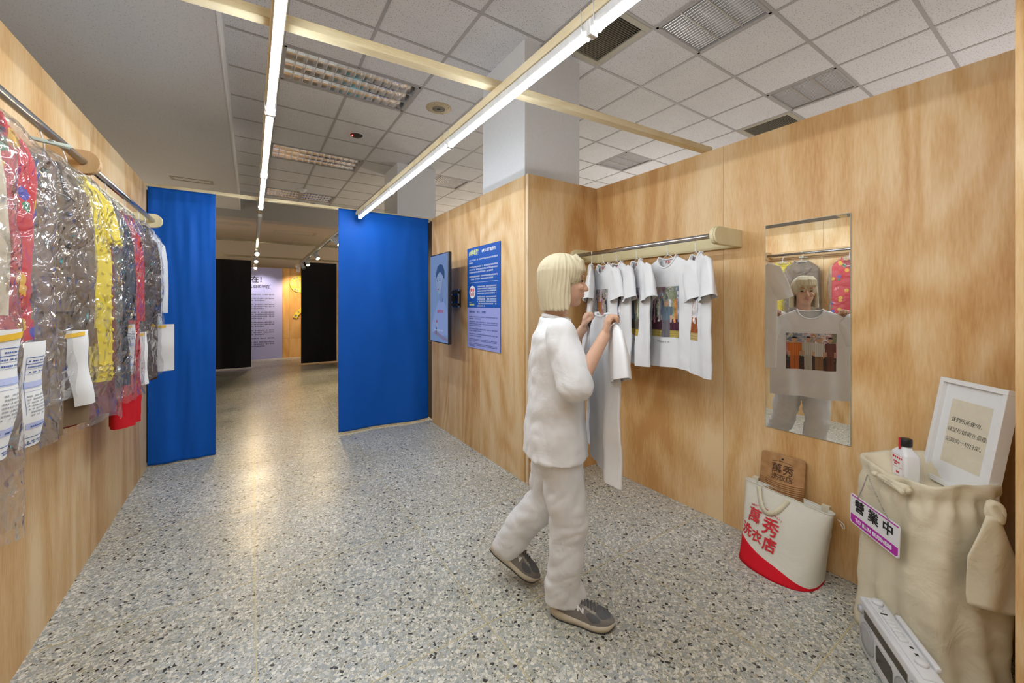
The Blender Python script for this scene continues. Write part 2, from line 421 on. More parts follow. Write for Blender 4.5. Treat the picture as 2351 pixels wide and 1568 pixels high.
# ------------------------------------------------------------------ the building
b = MB(); b.add([(-5, -5, 0), (9, -5, 0), (9, 13.3, 0), (-5, 13.3, 0)], [(0, 1, 2, 3)])
struct(b.build('floor', M['terrazzo']), 'grey terrazzo floor with brass strips')
b = MB()
for k in range(-5, 9): x = .876 + .86 * k; b.box(x - .0022, x + .0022, -5, 13.3, -.01, .0008)
for k in range(-6, 14): y = 1.522 + .893 * k; b.box(-5, 9, y - .0022, y + .0022, -.01, .0008)
struct(b.build('trim_1', M['brass']), 'thin brass strips dividing the terrazzo')

GP = .605; GX = .825; GY = 2.585; ZC = 3.587; ZS = 3.36; SX = -.185; YB = 9.9
cell = lambda i, j: (GX + GP * i, GX + GP * (i + 1), GY + GP * j, GY + GP * (j + 1))
skip = {(-1, 2), (0, 2), (-1, 6), (0, 6), (-1, 10), (0, 10), (3, -2), (6, -2), (6, 2), (3, 6), (2, -1), (7, -1)}
b = MB()
for i in range(-2, 14):
    for j in range(-13, 13):
        if (i, j) in skip: continue
        x0, x1, y0, y1 = cell(i, j)
        x0 = max(x0, SX); y1 = min(y1, YB)
        if y1 <= y0 or x1 <= x0: continue
        b.add([(x0, y0, ZC), (x1, y0, ZC), (x1, y1, ZC), (x0, y1, ZC)], [(0, 3, 2, 1)], 0)
joined = {(-1, 2), (-1, 6)}
for i in range(-2, 14):
    for j in range(-13, 13):
        x0, x1, y0, y1 = cell(i, j); y1c = min(y1, YB)
        if y1c <= y0: continue
        if (i, j) not in joined and x1 > SX: b.box(x1 - .012, x1 + .012, y0, y1c, ZC - .004, ZC + .03, 1)
        if y1 < YB and x1 > SX: b.box(max(SX, x0) + .012, x1 - .012, y1 - .012, y1 + .012, ZC - .0035, ZC + .03, 1)
struct(b.build('ceiling', [M['tile'], M['tbar']]), 'suspended ceiling of square tiles in a grey grid')
b = MB(); b.box(-5, SX - .012, -5, YB, ZS, ZC + .2, 0)
b.box(SX - .012, SX, -5, YB, ZS - .004, ZC, 1)
struct(b.build('ceiling_soffit', [M['soffit'], M['white_paint']]), 'lowered textured ceiling strip at left')
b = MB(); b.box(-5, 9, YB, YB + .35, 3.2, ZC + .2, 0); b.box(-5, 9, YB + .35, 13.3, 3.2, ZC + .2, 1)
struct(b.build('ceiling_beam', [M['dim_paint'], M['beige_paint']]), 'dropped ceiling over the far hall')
b = MB(); b.box(-5.2, 9.2, -5.2, 13.5, 3.8, 3.9, 0); struct(b.build('roof_slab', M['void']))
for nm, bx in (('wall_far', (-5, 9, 13.3, 13.45)), ('wall_west', (-5.2, -5, -5, 13.45)), ('wall_east', (9, 9.2, -5, 13.45)), ('wall_south', (-5, 9, -5.2, -5))):
    b = MB(); b.box(*bx, 0, 3.8); struct(b.build(nm, M['beige_paint']), 'beige hall wall')

HW = 2.44
def panels(name, segs, mat=None, label=None, h=HW, t=.045):
    """plywood partition: each segment is ((x0,y0),(x1,y1),normal side) split into sheets with hairline joints"""
    b = MB()
    for (x0, x1, y0, y1) in segs: b.box(x0, x1, y0, y1, 0, h)
    return struct(b.build(name, mat or M['ply']), label)
g = .0012
panels('wall_left', [(-.80, -.755, y0 + g, y1 - g) for y0, y1 in ((-2.0, -.5), (-.5, .72), (.72, 1.94), (1.94, 3.16), (3.16, 4.58))], label='plywood partition behind the coat rail')
panels('wall_right', [(2.556, 2.60, y0 + g, y1 - g) for y0, y1 in ((-2.0, -1.2), (-1.2, .16), (.16, 1.383), (1.383, 2.512))], label='plywood partition with the mirror')
panels('wall_return', [(1.816, 2.60, 2.515, 2.56)], label='short plywood return beside the shirt rail')
panels('wall_screen', [(1.812, 1.857, y0 + g, y1 - g) for y0, y1 in ((2.562, 3.3), (3.3, 4.0), (4.0, 4.50))], label='plywood partition with the screen')
b = MB(); b.box(1.806, 1.816, 2.513, 2.535, 0, HW); struct(b.build('trim_2', M['ply_end']), 'pale edge of the plywood corner')
panels('wall_end', [(2.0, 2.555, .02, .165)], label='end of a plywood partition at the right edge')
panels('wall_rear', [(-.8, 2.6, -2.05, -2.0)], label='plywood partition behind')
# room beyond
b = MB(); b.box(1.86, 1.90, 4.44, 10.4, 0, HW); struct(b.build('wall_dark', M['black_board']), 'black partition of the room beyond')
b = MB(); b.box(-.80, -.76, 4.75, 10.3, 0, HW); struct(b.build('wall_dark_left', M['black_board']), 'black partition of the room beyond, left')
b = MB()
for x0, x1 in ((-1.6, -.38), (-.38, .84), (.84, 2.06), (2.06, 3.2)):
    for z0, z1 in ((0, .51), (.51, 1.59), (1.59, 2.36)): b.box(x0 + g, x1 - g, 12.0, 12.04, z0 + g, z1 - g)
struct(b.build('wall_back', M['ply_warm']), 'warm plywood wall at the far end')
for nm, (x0, x1, y0, y1) in (('column', (1.868, 2.47, 2.64, 3.34)), ('column.001', (1.868, 2.49, 6.02, 6.73))):
    b = MB(); b.box(x0, x1, y0, y1, 0, ZC + .05); struct(b.build(nm, M['white_paint']), 'white square building column')

# ------------------------------------------------------------------ ceiling fittings
def louver(i, j, w, h, label, nx=3, along='x', blades=12):
    x0 = GX + GP * i; y0 = GY + GP * j; W = GP * w; H = GP * h
    t = thing('louver_light', label, 'ceiling light', T((x0 + W / 2, y0 + H / 2, ZC)), 'recessed louver lights')
    rot = Matrix.Rotation(0 if along == 'x' else PI / 2, 4, 'Z'); L, D = (W, H) if along == 'x' else (H, W)
    fr = MB(); a, c = L / 2 - .012, D / 2 - .012
    for q in ((-a, a, c - .02, c), (-a, a, -c, -c + .02), (-a, -a + .02, -c, c), (a - .02, a, -c, c)): fr.box(*q, -.006, .02, 0, rot)
    fr.build('frame', M['tbar'], t)
    hs = MB(); hs.box(-a, a, -c, c, .12, .13, 0, rot)
    for q in ((-a, a, c - .004, c), (-a, a, -c, -c + .004), (-a, -a + .004, -c, c), (a - .004, a, -c, c)): hs.box(*q, 0, .13, 0, rot)
    hs.build('housing', M['blade'], t)
    cw = (2 * c - .04) / nx
    tr = MB(); bl = MB(); tb = MB()
    for k in range(nx):
        yc = -c + .02 + cw * (k + .5)
        rings = []
        for q in range(9):
            an = PI * q / 8; yy = yc - math.cos(an) * cw * .47; zz = .004 + .085 * math.sin(an) ** .7
            rings.append([tuple(rot @ Vector((-a + .02, yy, zz))), tuple(rot @ Vector((a - .02, yy, zz)))])
        tr.loft(rings, 0, caps=False, ringclosed=False)
        tr.box(-a + .02, a - .02, yc + cw * .47, yc + cw * .53, .0, .03, 0, rot)
        tb.tube([rot @ Vector((-a + .04, yc, .06)), rot @ Vector((a - .04, yc, .06))], .012, 8)
        for m in range(1, blades):
            x = -a + .02 + (2 * a - .04) * m / blades
            bl.add([tuple(rot @ Vector(p)) for p in ((x - .003, yc - cw * .46, .002), (x + .003, yc - cw * .46, .002), (x + .003, yc + cw * .46, .002), (x - .003, yc + cw * .46, .002), (x, yc - cw * .46, .04), (x, yc + cw * .46, .04))], [(0, 1, 2, 3), (0, 3, 5, 4), (1, 4, 5, 2)])
    tr.build('reflector', M['chrome'], t); tb.build('lamp_tube', M['white_plastic'], t); bl.build('louver_blades', M['blade'], t)
louver(-1, 2, 2, 1, 'long mirrored louver ceiling light nearest, beside the near timber beam', 3, 'x', 14)
louver(-1, 6, 2, 1, 'long mirrored louver ceiling light, second from the near beam', 3, 'x', 14)
louver(-1, 10, 1, 1, 'square louver light at far end, left half of the pair by the blue doorway', 3, 'x', 10)
louver(0, 10, 1, 1, 'square louver light at far end, right half of the pair by the blue doorway', 3, 'x', 10)
louver(3, -2, 1, 1, 'square louver ceiling light at top edge beside the right LED line', 3, 'x', 18)
louver(6, -2, 1, 1, 'square louver ceiling light above the mirror wall, beside a slatted vent', 3, 'x', 18)
louver(6, 2, 1, 1, 'square louver ceiling light seen over the corner right of the white column', 3, 'x', 18)
louver(3, 6, 1, 1, 'square louver ceiling light between the two white columns', 3, 'x', 14)
def vent(x0, y0, W, H, z, label, n=26):
    t = thing('ceiling_vent', label, 'vent', T((x0 + W / 2, y0 + H / 2, z)), 'slatted ceiling vents')
    a, c = W / 2 - .01, H / 2 - .01; f = MB(); w = .05 if W > .58 else .035
    for q in ((-a, a, c - w, c), (-a, a, -c, -c + w), (-a, -a + w, -c + w, c - w), (a - w, a, -c + w, c - w)): f.box(*q, -.006, .01)
    bevel(f.build('frame', M['vent'], t), .002)
    k = MB(); k.box(-a + .01, a - .01, -c + .01, c - .01, .05, .06); k.build('backing', M['void'], t)
    s = MB()
    for i in range(n):
        y = -c + w + (2 * c - 2 * w) * (i + .5) / n
        s.add([(-a + w, y - .006, .0), (a - w, y - .006, .0), (a - w, y + .004, .022), (-a + w, y + .004, .022)], [(0, 1, 2, 3)])
    solid(s.build('slats', M['vent'], t), .0015)
vent(GX + 2 * GP, GY - GP, GP, GP, ZC, 'tan slatted vent above the right LED line near the white column')
vent(GX + 7 * GP, GY - GP, GP, GP, ZC, 'slatted vent half hidden by the top of the mirror wall')
vent(-1.05, 7.83, .55, .24, ZS, 'small brown vent in the grey textured soffit', 8)
vent(.45, 11.0, .95, .55, 3.2, 'shallow brown vent over the far hall behind the spotlights', 12)
vent(-.75, 10.6, .75, .25, 3.2, 'dark vent over the far hall left of the lights', 8)
def speaker(x, y, label):
    t = thing('ceiling_speaker', label, 'speaker', T((x, y, ZC)), 'round ceiling speakers')
    p = MB(); p.lathe([(.001, -.012), (.07, -.012), (.125, -.009), (.14, 0), (.14, .005)], 32); p.build('cover', M['tan'], t)
    r = MB()
    for q in (.028, .042, .056, .07): r.lathe([(q - .003, -.0125), (q - .003, -.0145), (q + .003, -.0145), (q + .003, -.0125)], 28)
    r.build('grille_rings', M['vent'], t)
    for k in range(4):
        an = PI / 4 + k * PI / 2; MB().lathe([(.001, -.0125), (.005, -.0125), (.005, -.008)], 8, mat=T((.115 * math.cos(an), .115 * math.sin(an), 0))).build('screw', M['hole'], t)
    c = MB(); c.lathe([(.001, -.016), (.018, -.016), (.02, -.012)], 20)
    c.build('centre_cap', M['hole'], t)
speaker(1.732, 4.10, 'round tan ceiling speaker near the white column')
speaker(.52, 9.56, 'round tan ceiling speaker far back above the doorway')
def detector(x, y, label):
    t = thing('smoke_detector', label, 'smoke detector', T((x, y, ZC)))
    p = MB(); p.lathe([(.001, -.03), (.05, -.026), (.075, -.008), (.085, 0)], 28); p.build('body', M['hole'], t)
    r = MB(); r.lathe([(.085, -.006), (.092, -.006), (.092, 0), (.085, 0)], 28); r.build('rim', M['white_plastic'], t)
    l = MB(); l.ball((-.055, -.02, -.027), .007); l.build('indicator', M['red_led'], t, label='glowing red indicator')
detector(1.127, 5.33, 'dark round smoke detector with red light nearest on the ceiling')
detector(1.11, 9.5, 'dark round smoke detector with red light far back near the ceiling beam')
t = thing('ceiling_sensor', 'small white domed sensor between far louver lights', 'smoke detector', T((.806, 8.43, ZC)))
p = MB(); p.lathe([(.001, -.06), (.04, -.058), (.05, -.04), (.05, -.02)], 20); p.build('dome', M['white_plastic'], t)
p = MB(); p.lathe([(.05, -.025), (.075, -.02), (.08, 0)], 24); p.build('base', M['white_plastic'], t)

# ------------------------------------------------------------------ timbers and battens
def timber(p0, p1, w, h, label, mat='pine'):
    p0 = Vector(p0); p1 = Vector(p1); d = (p1 - p0); L = d.length; x = d.normalized()
    mw = basis(p0, x, Vector((0, 0, 1)).cross(x))
    b = MB(); b.box(0, L, -w / 2, w / 2, 0, h); o = b.build('timber_beam', M[mat], mw=mw); bevel(o, .003)
    return tag(o, label, 'beam', 'pine timber beams')
XL, XR = .078, .985
timber((-.79, 1.745, HW), (2.60, 1.505, HW), .05, .036, 'pale pine beam crossing overhead nearest, resting on both plywood walls')
timber((-.80, 4.63, HW), (1.95, 4.63, HW), .045, .03, 'pale pine beam along the top of the blue curtains')
timber((-.80, 7.78, HW), (1.90, 7.78, HW), .04, .04, 'pine beam crossing the room beyond halfway to the black curtains')
timber((-.80, 10.42, HW), (1.95, 10.42, HW), .04, .04, 'dark-lit pine beam above the black curtains')
timber((XL, -1.4, HW - .041), (XL, 12.0, HW - .041), .045, .04, 'long pine rail carrying the left line of tubes', 'pine')
timber((XR, -1.4, HW - .041), (XR, 12.0, HW - .041), .045, .04, 'long pine rail carrying the right line of tubes', 'pine')
def batten(x, y0, label, L=1.17, zc=None):
    z = (HW - .041) - .001
    t = thing('led_batten', label, 'tube light', T((x, y0, z)), 'LED batten tube lights')
    h = MB(); h.rbox(-.017, .017, .004, L - .004, -.034, 0, .003); h.build('housing', M['led_housing'], t)
    d = MB(); rings = []
    for q in range(11):
        a = PI * q / 10; rings.append([(-.0155 * math.cos(a), .012, -.0345 - .019 * math.sin(a)), (-.0155 * math.cos(a), L - .012, -.0345 - .019 * math.sin(a))])
    d.loft(rings, 0, caps=False, ringclosed=False)
    d.build('diffuser', M['led'], t, label='glowing white diffuser')
    for y in (.006, L - .006): MB().rbox(-.018, .018, y - .006, y + .006, -.056, 0, .003).build('end_cap', M['white_plastic'], t)
    for y in (.03, L - .03):
        c = MB(); c.tube([(-.024, y, .045), (-.021, y, -.036), (-.012, y, -.052), (0, y, -.0565), (.012, y, -.052), (.021, y, -.036), (.024, y, .045)], .0022, 6)
        c.build('hanging_tie', M['white_plastic'], t)
nm = ['behind the camera', 'nearest', 'second from the camera', 'third from the camera, ending at the blue curtains']
for k in range(-1, 4):
    y0 = -.18 + 1.17 * k
    lab = {-1: 'out of sight behind', 0: 'overhead at the picture edge', 1: 'just past the picture edge', 2: 'in its middle', 3: 'at its far end by the blue curtains'}[k]
    batten(XL, y0 + .12, f'glowing white tube of the left overhead line, {lab}')
    batten(XR, y0, f'glowing white tube of the right overhead line, {lab}')
def track(x, y0, y1, label):
    b = MB(); b.rbox(-.018, .018, 0, y1 - y0, -.032, 0, .002); o = b.build('light_track', M['white_plastic'], mw=T((x, y0, HW - .042)))
    return tag(o, label, 'light track', 'white lighting tracks')
track(XL, 5.1, 11.8, 'white lighting track under the left pine rail past the doorway')
track(XR, 5.1, 11.8, 'white lighting track under the right pine rail past the doorway')
def spot(x, y, aim, label, on=True, power=60, col=(1, .74, .42)):
    z = HW - .075
    t = thing('track_spotlight', label, 'spotlight', T((x, y, z)), 'spotlights on the tracks')
    a = MB(); a.rbox(-.016, .016, -.05, .05, -.012, .0, .004); a.tube([(0, 0, -.01), (0, 0, -.05)], .008, 8); a.build('adapter', M['white_plastic'], t)
    d = (Vector(aim) - Vector((x, y, z - .08))).normalized(); q = d.to_track_quat('-Z', 'Y').to_matrix().to_4x4(); mw = T((0, 0, -.085)) @ q
    h = MB(); h.lathe([(.001, .08), (.034, .078), (.038, .07), (.038, -.06), (.034, -.062), (.03, -.05)], 20, mat=mw); h.build('lamp_head', M['white_plastic'], t)
    l = MB(); l.lathe([(.001, -.056), (.031, -.056), (.031, -.054)], 20, mat=mw); l.build('lens', M['warm_lens'] if on else M['off_lens'], t, label='glowing warm lens' if on else None)
    if on:
        li = bpy.data.lights.new('spot_light', 'SPOT'); li.energy = power; li.color = col; li.spot_size = 1.5; li.spot_blend = .8; li.shadow_soft_size = .03
        lo = bpy.data.objects.new('spot_light', li); COL.objects.link(lo); lo.matrix_basis = T((x, y, z - .085)) @ q @ T((0, 0, -.07))
spot(XL, 8.0, (.3, 5.2, 1.2), 'lit spotlight on the left track, nearest of its three', power=20)
spot(XL, 9.35, (.2, 6.5, .6), 'lit spotlight on the left track, middle of its three', power=20)
spot(XL, 10.9, (.2, 8.8, .4), 'lit spotlight on the left track, farthest of its three', power=20)
spot(XR, 7.9, (1.5, 6.8, .8), 'lit spotlight on the right track nearest the blue curtain', power=48)
spot(XR, 9.3, (1.4, 8.2, .6), 'lit spotlight on the right track, second from the blue curtain', power=48)
spot(XR, 10.2, (1.6, 9.4, 1.0), 'unlit white spotlight on the right track near the black curtain', False)
spot(XR, 5.9, (1.7, 5.2, 1.4), 'lit spotlight half hidden behind the right blue curtain', power=48)
spot(XL, 11.3, (.25, 12.0, 1.55), 'white spotlight on the left track in front of the lavender banner', power=26, col=(1, .88, .74))
spot(XR, 11.2, (1.0, 12.0, 1.5), 'white spotlight on the right track in front of the yellow ring sign', power=42)

# ------------------------------------------------------------------ curtains
def curtain(x0, x1, y, z0, z1, mat, label, name='hanging_curtain', seed=0, amp=.012, sag=0.0, lift=0.0, side=(0, 0), group=None):
    W = x1 - x0
    def fn(u, v):
        x = x0 + W * u; z = z0 + (z1 - z0) * v + lift * (1 - v) * u + sag * math.sin(PI * u * 3 + seed) * (v > .98)
        d = 1 - v
        yy = y + amp * .45 * (d * .8 + .2) * (math.sin(u * 9 + seed + 1.6 * d) + .6 * math.sin(u * 17 + 2.1 * seed - d * 2)) + .03 * (noise.noise((u * 2.4 + seed, v * 1.6, seed)) ) * (.3 + d) + .006 * noise.noise((u * 9, v * 6, seed))
        xx = x + side[0] * d * (u < .5) + side[1] * d * (u >= .5)
        return (xx, yy, z)
    b = MB(); b.grid(fn, 90, 110); o = b.build(name, mat); solid(o, .003)
    return tag(o, label, 'curtain', group)
curtain(-.752, -.278, 4.60, .012, 2.44, M['blue'], 'narrow blue cloth hanging at left beside the coat rail wall', seed=1, group='blue cloth curtains')
curtain(.787, 1.809, 4.60, .028, 2.455, M['blue'], 'wide blue cloth hanging right of the doorway beside the screen wall', seed=2.3, lift=-.004, group='blue cloth curtains')
curtain(-.755, .0, 10.36, .04, 2.37, M['black_board'], 'black cloth hanging left at the far end of the room beyond', seed=4, amp=.008, group='black cloth curtains')
curtain(.97, 1.74, 10.42, .03, 2.40, M['black_board'], 'black cloth hanging right at the far end of the room beyond', seed=5, amp=.008, group='black cloth curtains')

# ------------------------------------------------------------------ far hall signs
t = thing('text_banner', 'tall lavender banner of black Chinese text on the far plywood wall', 'banner', basis((-.1, 11.985, 0), (1, 0, 0), (0, 0, 1)))
b = MB(); b.box(-.9, .78, .0, 2.352, -.012, 0); b.build('sheet', M['lav_wall'], t)
b = MB(); I = Matrix.Identity(4)
addtext(b, '現在！', .17, T((.18, 2.03, .001)), bold=.004)
addtext(b, '我們都有各自的現在', .092, T((.09, 1.86, .001)), bold=.002)
yy = 1.66
for n in (1, 2, 3, 4, 3, 3, 1, 3):
    for k in range(n):
        greek(b, -.75, .60 - (.22 if k == n - 1 and n > 1 else 0), yy, .03, I, 0, int(yy * 1000)); yy -= .052
    yy -= .048
b.build('lettering', M['ink'], t, mw=t.matrix_basis)
def ringsign(name, c, r0, r1, a0, a1, label, words):
    t = thing(name, label, 'sign', basis(c, (1, 0, 0), (0, 0, 1)))
    b = MB(); n = 40
    pts = [(r1 * math.cos(a0 + (a1 - a0) * i / n), r1 * math.sin(a0 + (a1 - a0) * i / n)) for i in range(n + 1)] + [(r0 * math.cos(a1 + (a0 - a1) * i / n), r0 * math.sin(a1 + (a0 - a1) * i / n)) for i in range(n + 1)]
    for i in range(n):
        b.prism([pts[i], pts[i + 1], pts[2 * n - i], pts[2 * n + 1 - i]], -.02, 0)
    b.build('plate', M['yellow_sign'], t, mw=t.matrix_basis)
    b = MB(); m = len(words); rm = (r0 + r1) / 2
    for i, ch in enumerate(words):
        a = a1 - (a1 - a0) * (i + .5) / m
        addtext(b, ch, .068, T((rm * math.cos(a), rm * math.sin(a), .001)) @ Matrix.Rotation(a - PI / 2, 4, 'Z'), bold=.001)
    b.build('lettering', M['ink_blue'], t, mw=t.matrix_basis)
ringsign('ring_sign', (1.08, 11.97, 1.955), .13, .225, -PI * .25, PI * 1.75 - .001, 'round yellow ring sign with blue characters on the warm plywood wall', '現在感動・我們現在・珍惜現在・')
ringsign('arc_sign', (1.36, 11.97, .92), .36, .46, PI * .62, PI * .9, 'yellow curved strip sign below the ring sign', '我不・')

# ------------------------------------------------------------------ screens and poster on the screen wall
t = thing('wall_screen', 'portrait video screen showing a young man in a white shirt, on a wall arm', 'television', basis((1.592, 3.762, 1.475), (0, -1, 0), (0, 0, 1)))
W2, H2 = .232, .4525
b = MB(); b.rbox(-W2, W2, -H2, H2, -.035, 0, .004); b.build('casing', M['dark'], t, mw=t.matrix_basis)
b = MB(); b.box(-W2 + .01, W2 - .01, -H2 + .01, H2 - .012, .0, .0015); so = b.build('display', M['scr'], t, mw=t.matrix_basis, label='glowing bluish picture')
# picture content
def poly(mb, pts, mi, z, mat=I): mb.prism(pts, z, z + .0003, mi, mat)
def ell(cx, cy, rx, ry, n=28, a0=0, a1=2 * PI): return [(cx + rx * math.cos(a0 + (a1 - a0) * i / n), cy + ry * math.sin(a0 + (a1 - a0) * i / n)) for i in range(n)]
b = MB()
poly(b, [(-.20, -.30), (-.10, -.14), (-.02, -.045), (.02, -.015), (.11, -.02), (.17, -.07), (.2195, -.16), (.2195, -.37), (-.16, -.37)], 3, .0018)      # shirt
poly(b, [(.02, -.02), (.028, .07), (.10, .075), (.115, -.015), (.07, -.05)], 1, .0022)                     # neck
poly(b, [(-.055, .20), (-.06, .14), (-.045, .10), (-.03, .075), (-.005, .05), (.03, .045), (.07, .07), (.105, .12), (.125, .20), (.12, .27), (.02, .30), (-.04, .27)], 0, .0025)   # face
poly(b, [(.04, .06), (.08, .08), (.115, .14), (.12, .2), (.095, .19), (.075, .12)], 1, .0027)              # cheek shade
poly(b, [(-.062, .20), (-.066, .26), (-.03, .32), (.03, .345), (.10, .33), (.145, .27), (.145, .20), (.12, .165), (.112, .22), (.07, .245), (.03, .27), (-.03, .235)], 2, .003)    # hair
poly(b, ell(.118, .18, .012, .024), 0, .0033)                                                              # ear
for cx, w in ((-.034, .012), (.03, .016)): poly(b, ell(cx, .178, w, .005), 2, .0034); poly(b, ell(cx, .196, w * 1.2, .003), 2, .0034)
poly(b, [(-.018, .17), (-.026, .125), (-.012, .12)], 1, .0034); poly(b, ell(-.008, .092, .017, .006), 5, .0034)
poly(b, ell(.105, -.02, .006, .022), 2, .0034)
addtext(b, '萬秀洗衣', .038, T((.045, -.135, .0036)), 5, bold=.0005)
poly(b, ell(-.045, -.235, .013, .015), 5, .0036); poly(b, [(-.058, -.29), (-.032, -.29), (-.036, -.25), (-.054, -.25)], 7, .0035); poly(b, [(-.068, -.37), (-.04, -.37), (-.044, -.30), (-.062, -.30)], 2, .0034)
poly(b, [(-.16, -.36), (-.08, -.33), (.04, -.36), (.2195, -.40), (.2195, -.42), (.10, -.41), (-.02, -.38)], 6, .0034)
addtext(b, '從小看到爸爸媽媽一起洗衣', .019, T((.0, -.325, .0038)), 4, bold=.0003)
b.build('picture', [M['scr_skin'], M['scr_skin2'], M['scr_hair'], M['scr_shirt'], M['scr_white'], M['scr_red'], M['scr_arm'], M['scr_yel']], so, mw=t.matrix_basis)
b = MB(); b.box(-.10, .10, -.10, .10, -.06, -.035); b.box(-.04, -.01, -.03, .03, -.19, -.06)
b.box(-.13, .06, .05, .075, -.205, -.05); b.box(-.13, .06, -.075, -.05, -.205, -.05); b.box(-.12, .06, -.09, .09, -.2195, -.203)
b.tube([(.02, -.09, -.13), (.03, -.20, -.12), (.06, -.30, -.11), (.03, -.36, -.06), (-.02, -.33, -.04)], .003, 6)
b.build('wall_mount', M['dark'], t, mw=t.matrix_basis)
b = MB(); b.box(.03, .06, -.1, .1, -.2, -.19); b.build('mount_rail', M['steel'], t, mw=t.matrix_basis)

t = thing('wall_screen', 'teal glowing screen on the black partition of the room beyond', 'television', basis((1.79, 8.55, 1.43), (0, -1, 0), (0, 0, 1)))
b = MB(); b.rbox(-.30, .30, -.47, .47, -.07, 0, .004); b.build('casing', M['dark'], t, mw=t.matrix_basis)
b = MB(); b.box(-.285, .285, -.455, .455, 0, .002); b.build('display', M['teal'], t, mw=t.matrix_basis, label='glowing teal picture')

t = thing('text_poster', 'blue and lavender text poster right of the video screen', 'poster', basis((1.811, 3.233, 1.478), (0, -1, 0), (0, 0, 1)))
pm = t.matrix_basis; pw, ph = .313, .488
b = MB(); b.box(-pw, pw, -ph, ph, 0, .006); b.build('backing', M['ink_blue'], t, mw=pm)
zs = -.095
b = MB(); b.box(-pw, pw, zs, ph, .006, .0066); b.build('blue_panel', M['poster_blue'], t, mw=pm)
b = MB(); b.box(-pw, pw, -ph, zs, .006, .0066); b.build('lavender_panel', M['lavender'], t, mw=pm)
Z7 = T((0, 0, .0067))
b = MB()
addtext(b, '#家人老了怎麼辦?', .032, Z7 @ T((-.015, .437, 0)), align='LEFT', bold=.0008)
y = .365
for n, w in ((2, .2), (3, 1), (2, 1)):
    for k in range(n):
        last = (k == n - 1); greek(b, -.27, (.27 if not last else (-.20 if n == 2 and w < 1 else .19)), y, .0155, Z7, 0, int(y * 999)); y -= .0262
    y -= .0145
b.box(-.27, .27, .146, .148, 0, .0006, 0, Z7)
y = .105
for n in (4, 5):
    for k in range(n): greek(b, -.10, .27 - (.22 if (n == 5 and k == 4) else .02), y, .0135, Z7, 0, int(y * 999) + 5); y -= .0215
    y -= .012
b.build('white_text', M['ink_white'], t, mw=pm)
b = MB(); addtext(b, '#伴老階', .056, Z7 @ T((-.275, .435, 0)), align='LEFT', bold=.0018); greek(b, -.27, -.22, -.045, .008, Z7, 0, 3); addtext(b, '萬秀洗衣店', .021, Z7 @ T((-.27, -.068, 0)), align='LEFT', bold=.0006)
b.build('yellow_text', M['ink_yellow'], t, mw=pm)
b = MB(); b.prism(ell(-.205, .055, .062, .062, 40), 0, .0005, 0, Z7); b.build('round_badge', M['ink_white'], t, mw=pm)
b = MB(); addtext(b, '萬秀', .045, Z7 @ T((-.205, .068, .0006)), bold=.001); addtext(b, '洗衣店', .028, Z7 @ T((-.205, .03, .0006)), bold=.0006); b.build('badge_text', M['ink_red'], t, mw=pm)
b = MB(); addtext(b, '萬秀洗衣店：「老了」，怎麼辦？', .023, Z7 @ T((-.27, -.14, 0)), align='LEFT', bold=.0008)
y = -.185
for n in (2, 3, 2, 2): 
    for k in range(n): greek(b, -.27, .27 - (.30 if k == n - 1 else 0), y, .0115, Z7, 0, int(-y * 999)); y -= .0185
    y -= .012
for n in (3, 3):
    for k in range(n): greek(b, -.27, .26 - (.40 if k == n - 1 else 0), y, .0075, Z7, 0, int(-y * 999)); y -= .0125
    y -= .007
b.build('blue_text', M['ink_blue'], t, mw=pm)

# ------------------------------------------------------------------ garment rails
def stadium(n=12, r=.05, L=.28):  # rounded end at +x
    return [(0, -r)] + [(L - r + r * math.cos(-PI / 2 + PI * i / n), r * math.sin(-PI / 2 + PI * i / n)) for i in range(n + 1)] + [(0, r)]
def bracket(name, y, wallx, sgn, L, z, parent, mat, r=.052, th=.036):
    mw = basis((wallx, y + th / 2, z), (sgn, 0, 0), (0, 0, 1))
    if mw.to_3x3().determinant() < 0: pass
    b = MB(); b.prism(stadium(14, r, L), 0, th, 0)
    o = b.build(name, M[mat]); zz = Vector((sgn, 0, 0)).cross(Vector((0, 0, 1)))
    o.parent = parent; mwb = mw if zz.y < 0 else basis((wallx, y - th / 2, z), (sgn, 0, 0), (0, 0, 1)); place(o, mwb); bevel(o, .002)
    e = MB(); pts = [(x, yy) for x, yy in stadium(14, r + .0008, L + .0008)][1:-1]
    e.loft([[(x, yy, th * q) for x, yy in pts] for q in (.3, .36)], caps=False, ringclosed=False)
    e.build('ply_stripe', M['board_wood'], o, mw=mwb)
def rail(x, y0, y1, z, wallx, sgn, L, label, mat, board=True, ends=(1, 1)):
    t = thing('garment_rail', label, 'clothes rail', T((wallx, (y0 + y1) / 2, z)), 'wall clothes rails')
    bpy.context.view_layer.update()
    for y, on in ((y0, ends[0]), (y1, ends[1])):
        if on: bracket('bracket', y, wallx, sgn, L, z, t, mat)
    b = MB(); b.tube([(x, y0 + .004, z), (x, y1 - .004, z)], .0155, 20); b.build('rod', M['steel'], t, mw=I)
    if board:
        b = MB(); a = wallx + sgn * .001; c = wallx + sgn * .02; b.box(min(a, c), max(a, c), y0 + .018, y1 - .0, z - .052, z + .05); bevel(b.build('back_board', M[mat], t, mw=I), .002)
    return t
RZ = 1.825; LZ = 2.05; RX = 2.30; LX = -.625
rail(RX, 1.285, 2.50, RZ, 2.555, -1, .305, 'wall clothes rail with pale board holding white T-shirts', 'birch', True, (1, 1))
rail(LX, .55, 2.53, LZ, -.754, 1, .185, 'left wall clothes rail nearest, ending in a round warm plywood bracket', 'birch_warm', True, (1, 1))
rail(LX, 2.60, 4.02, LZ, -.754, 1, .185, 'left wall clothes rail farther one, ending beside the blue cloth', 'birch', True, (0, 1))

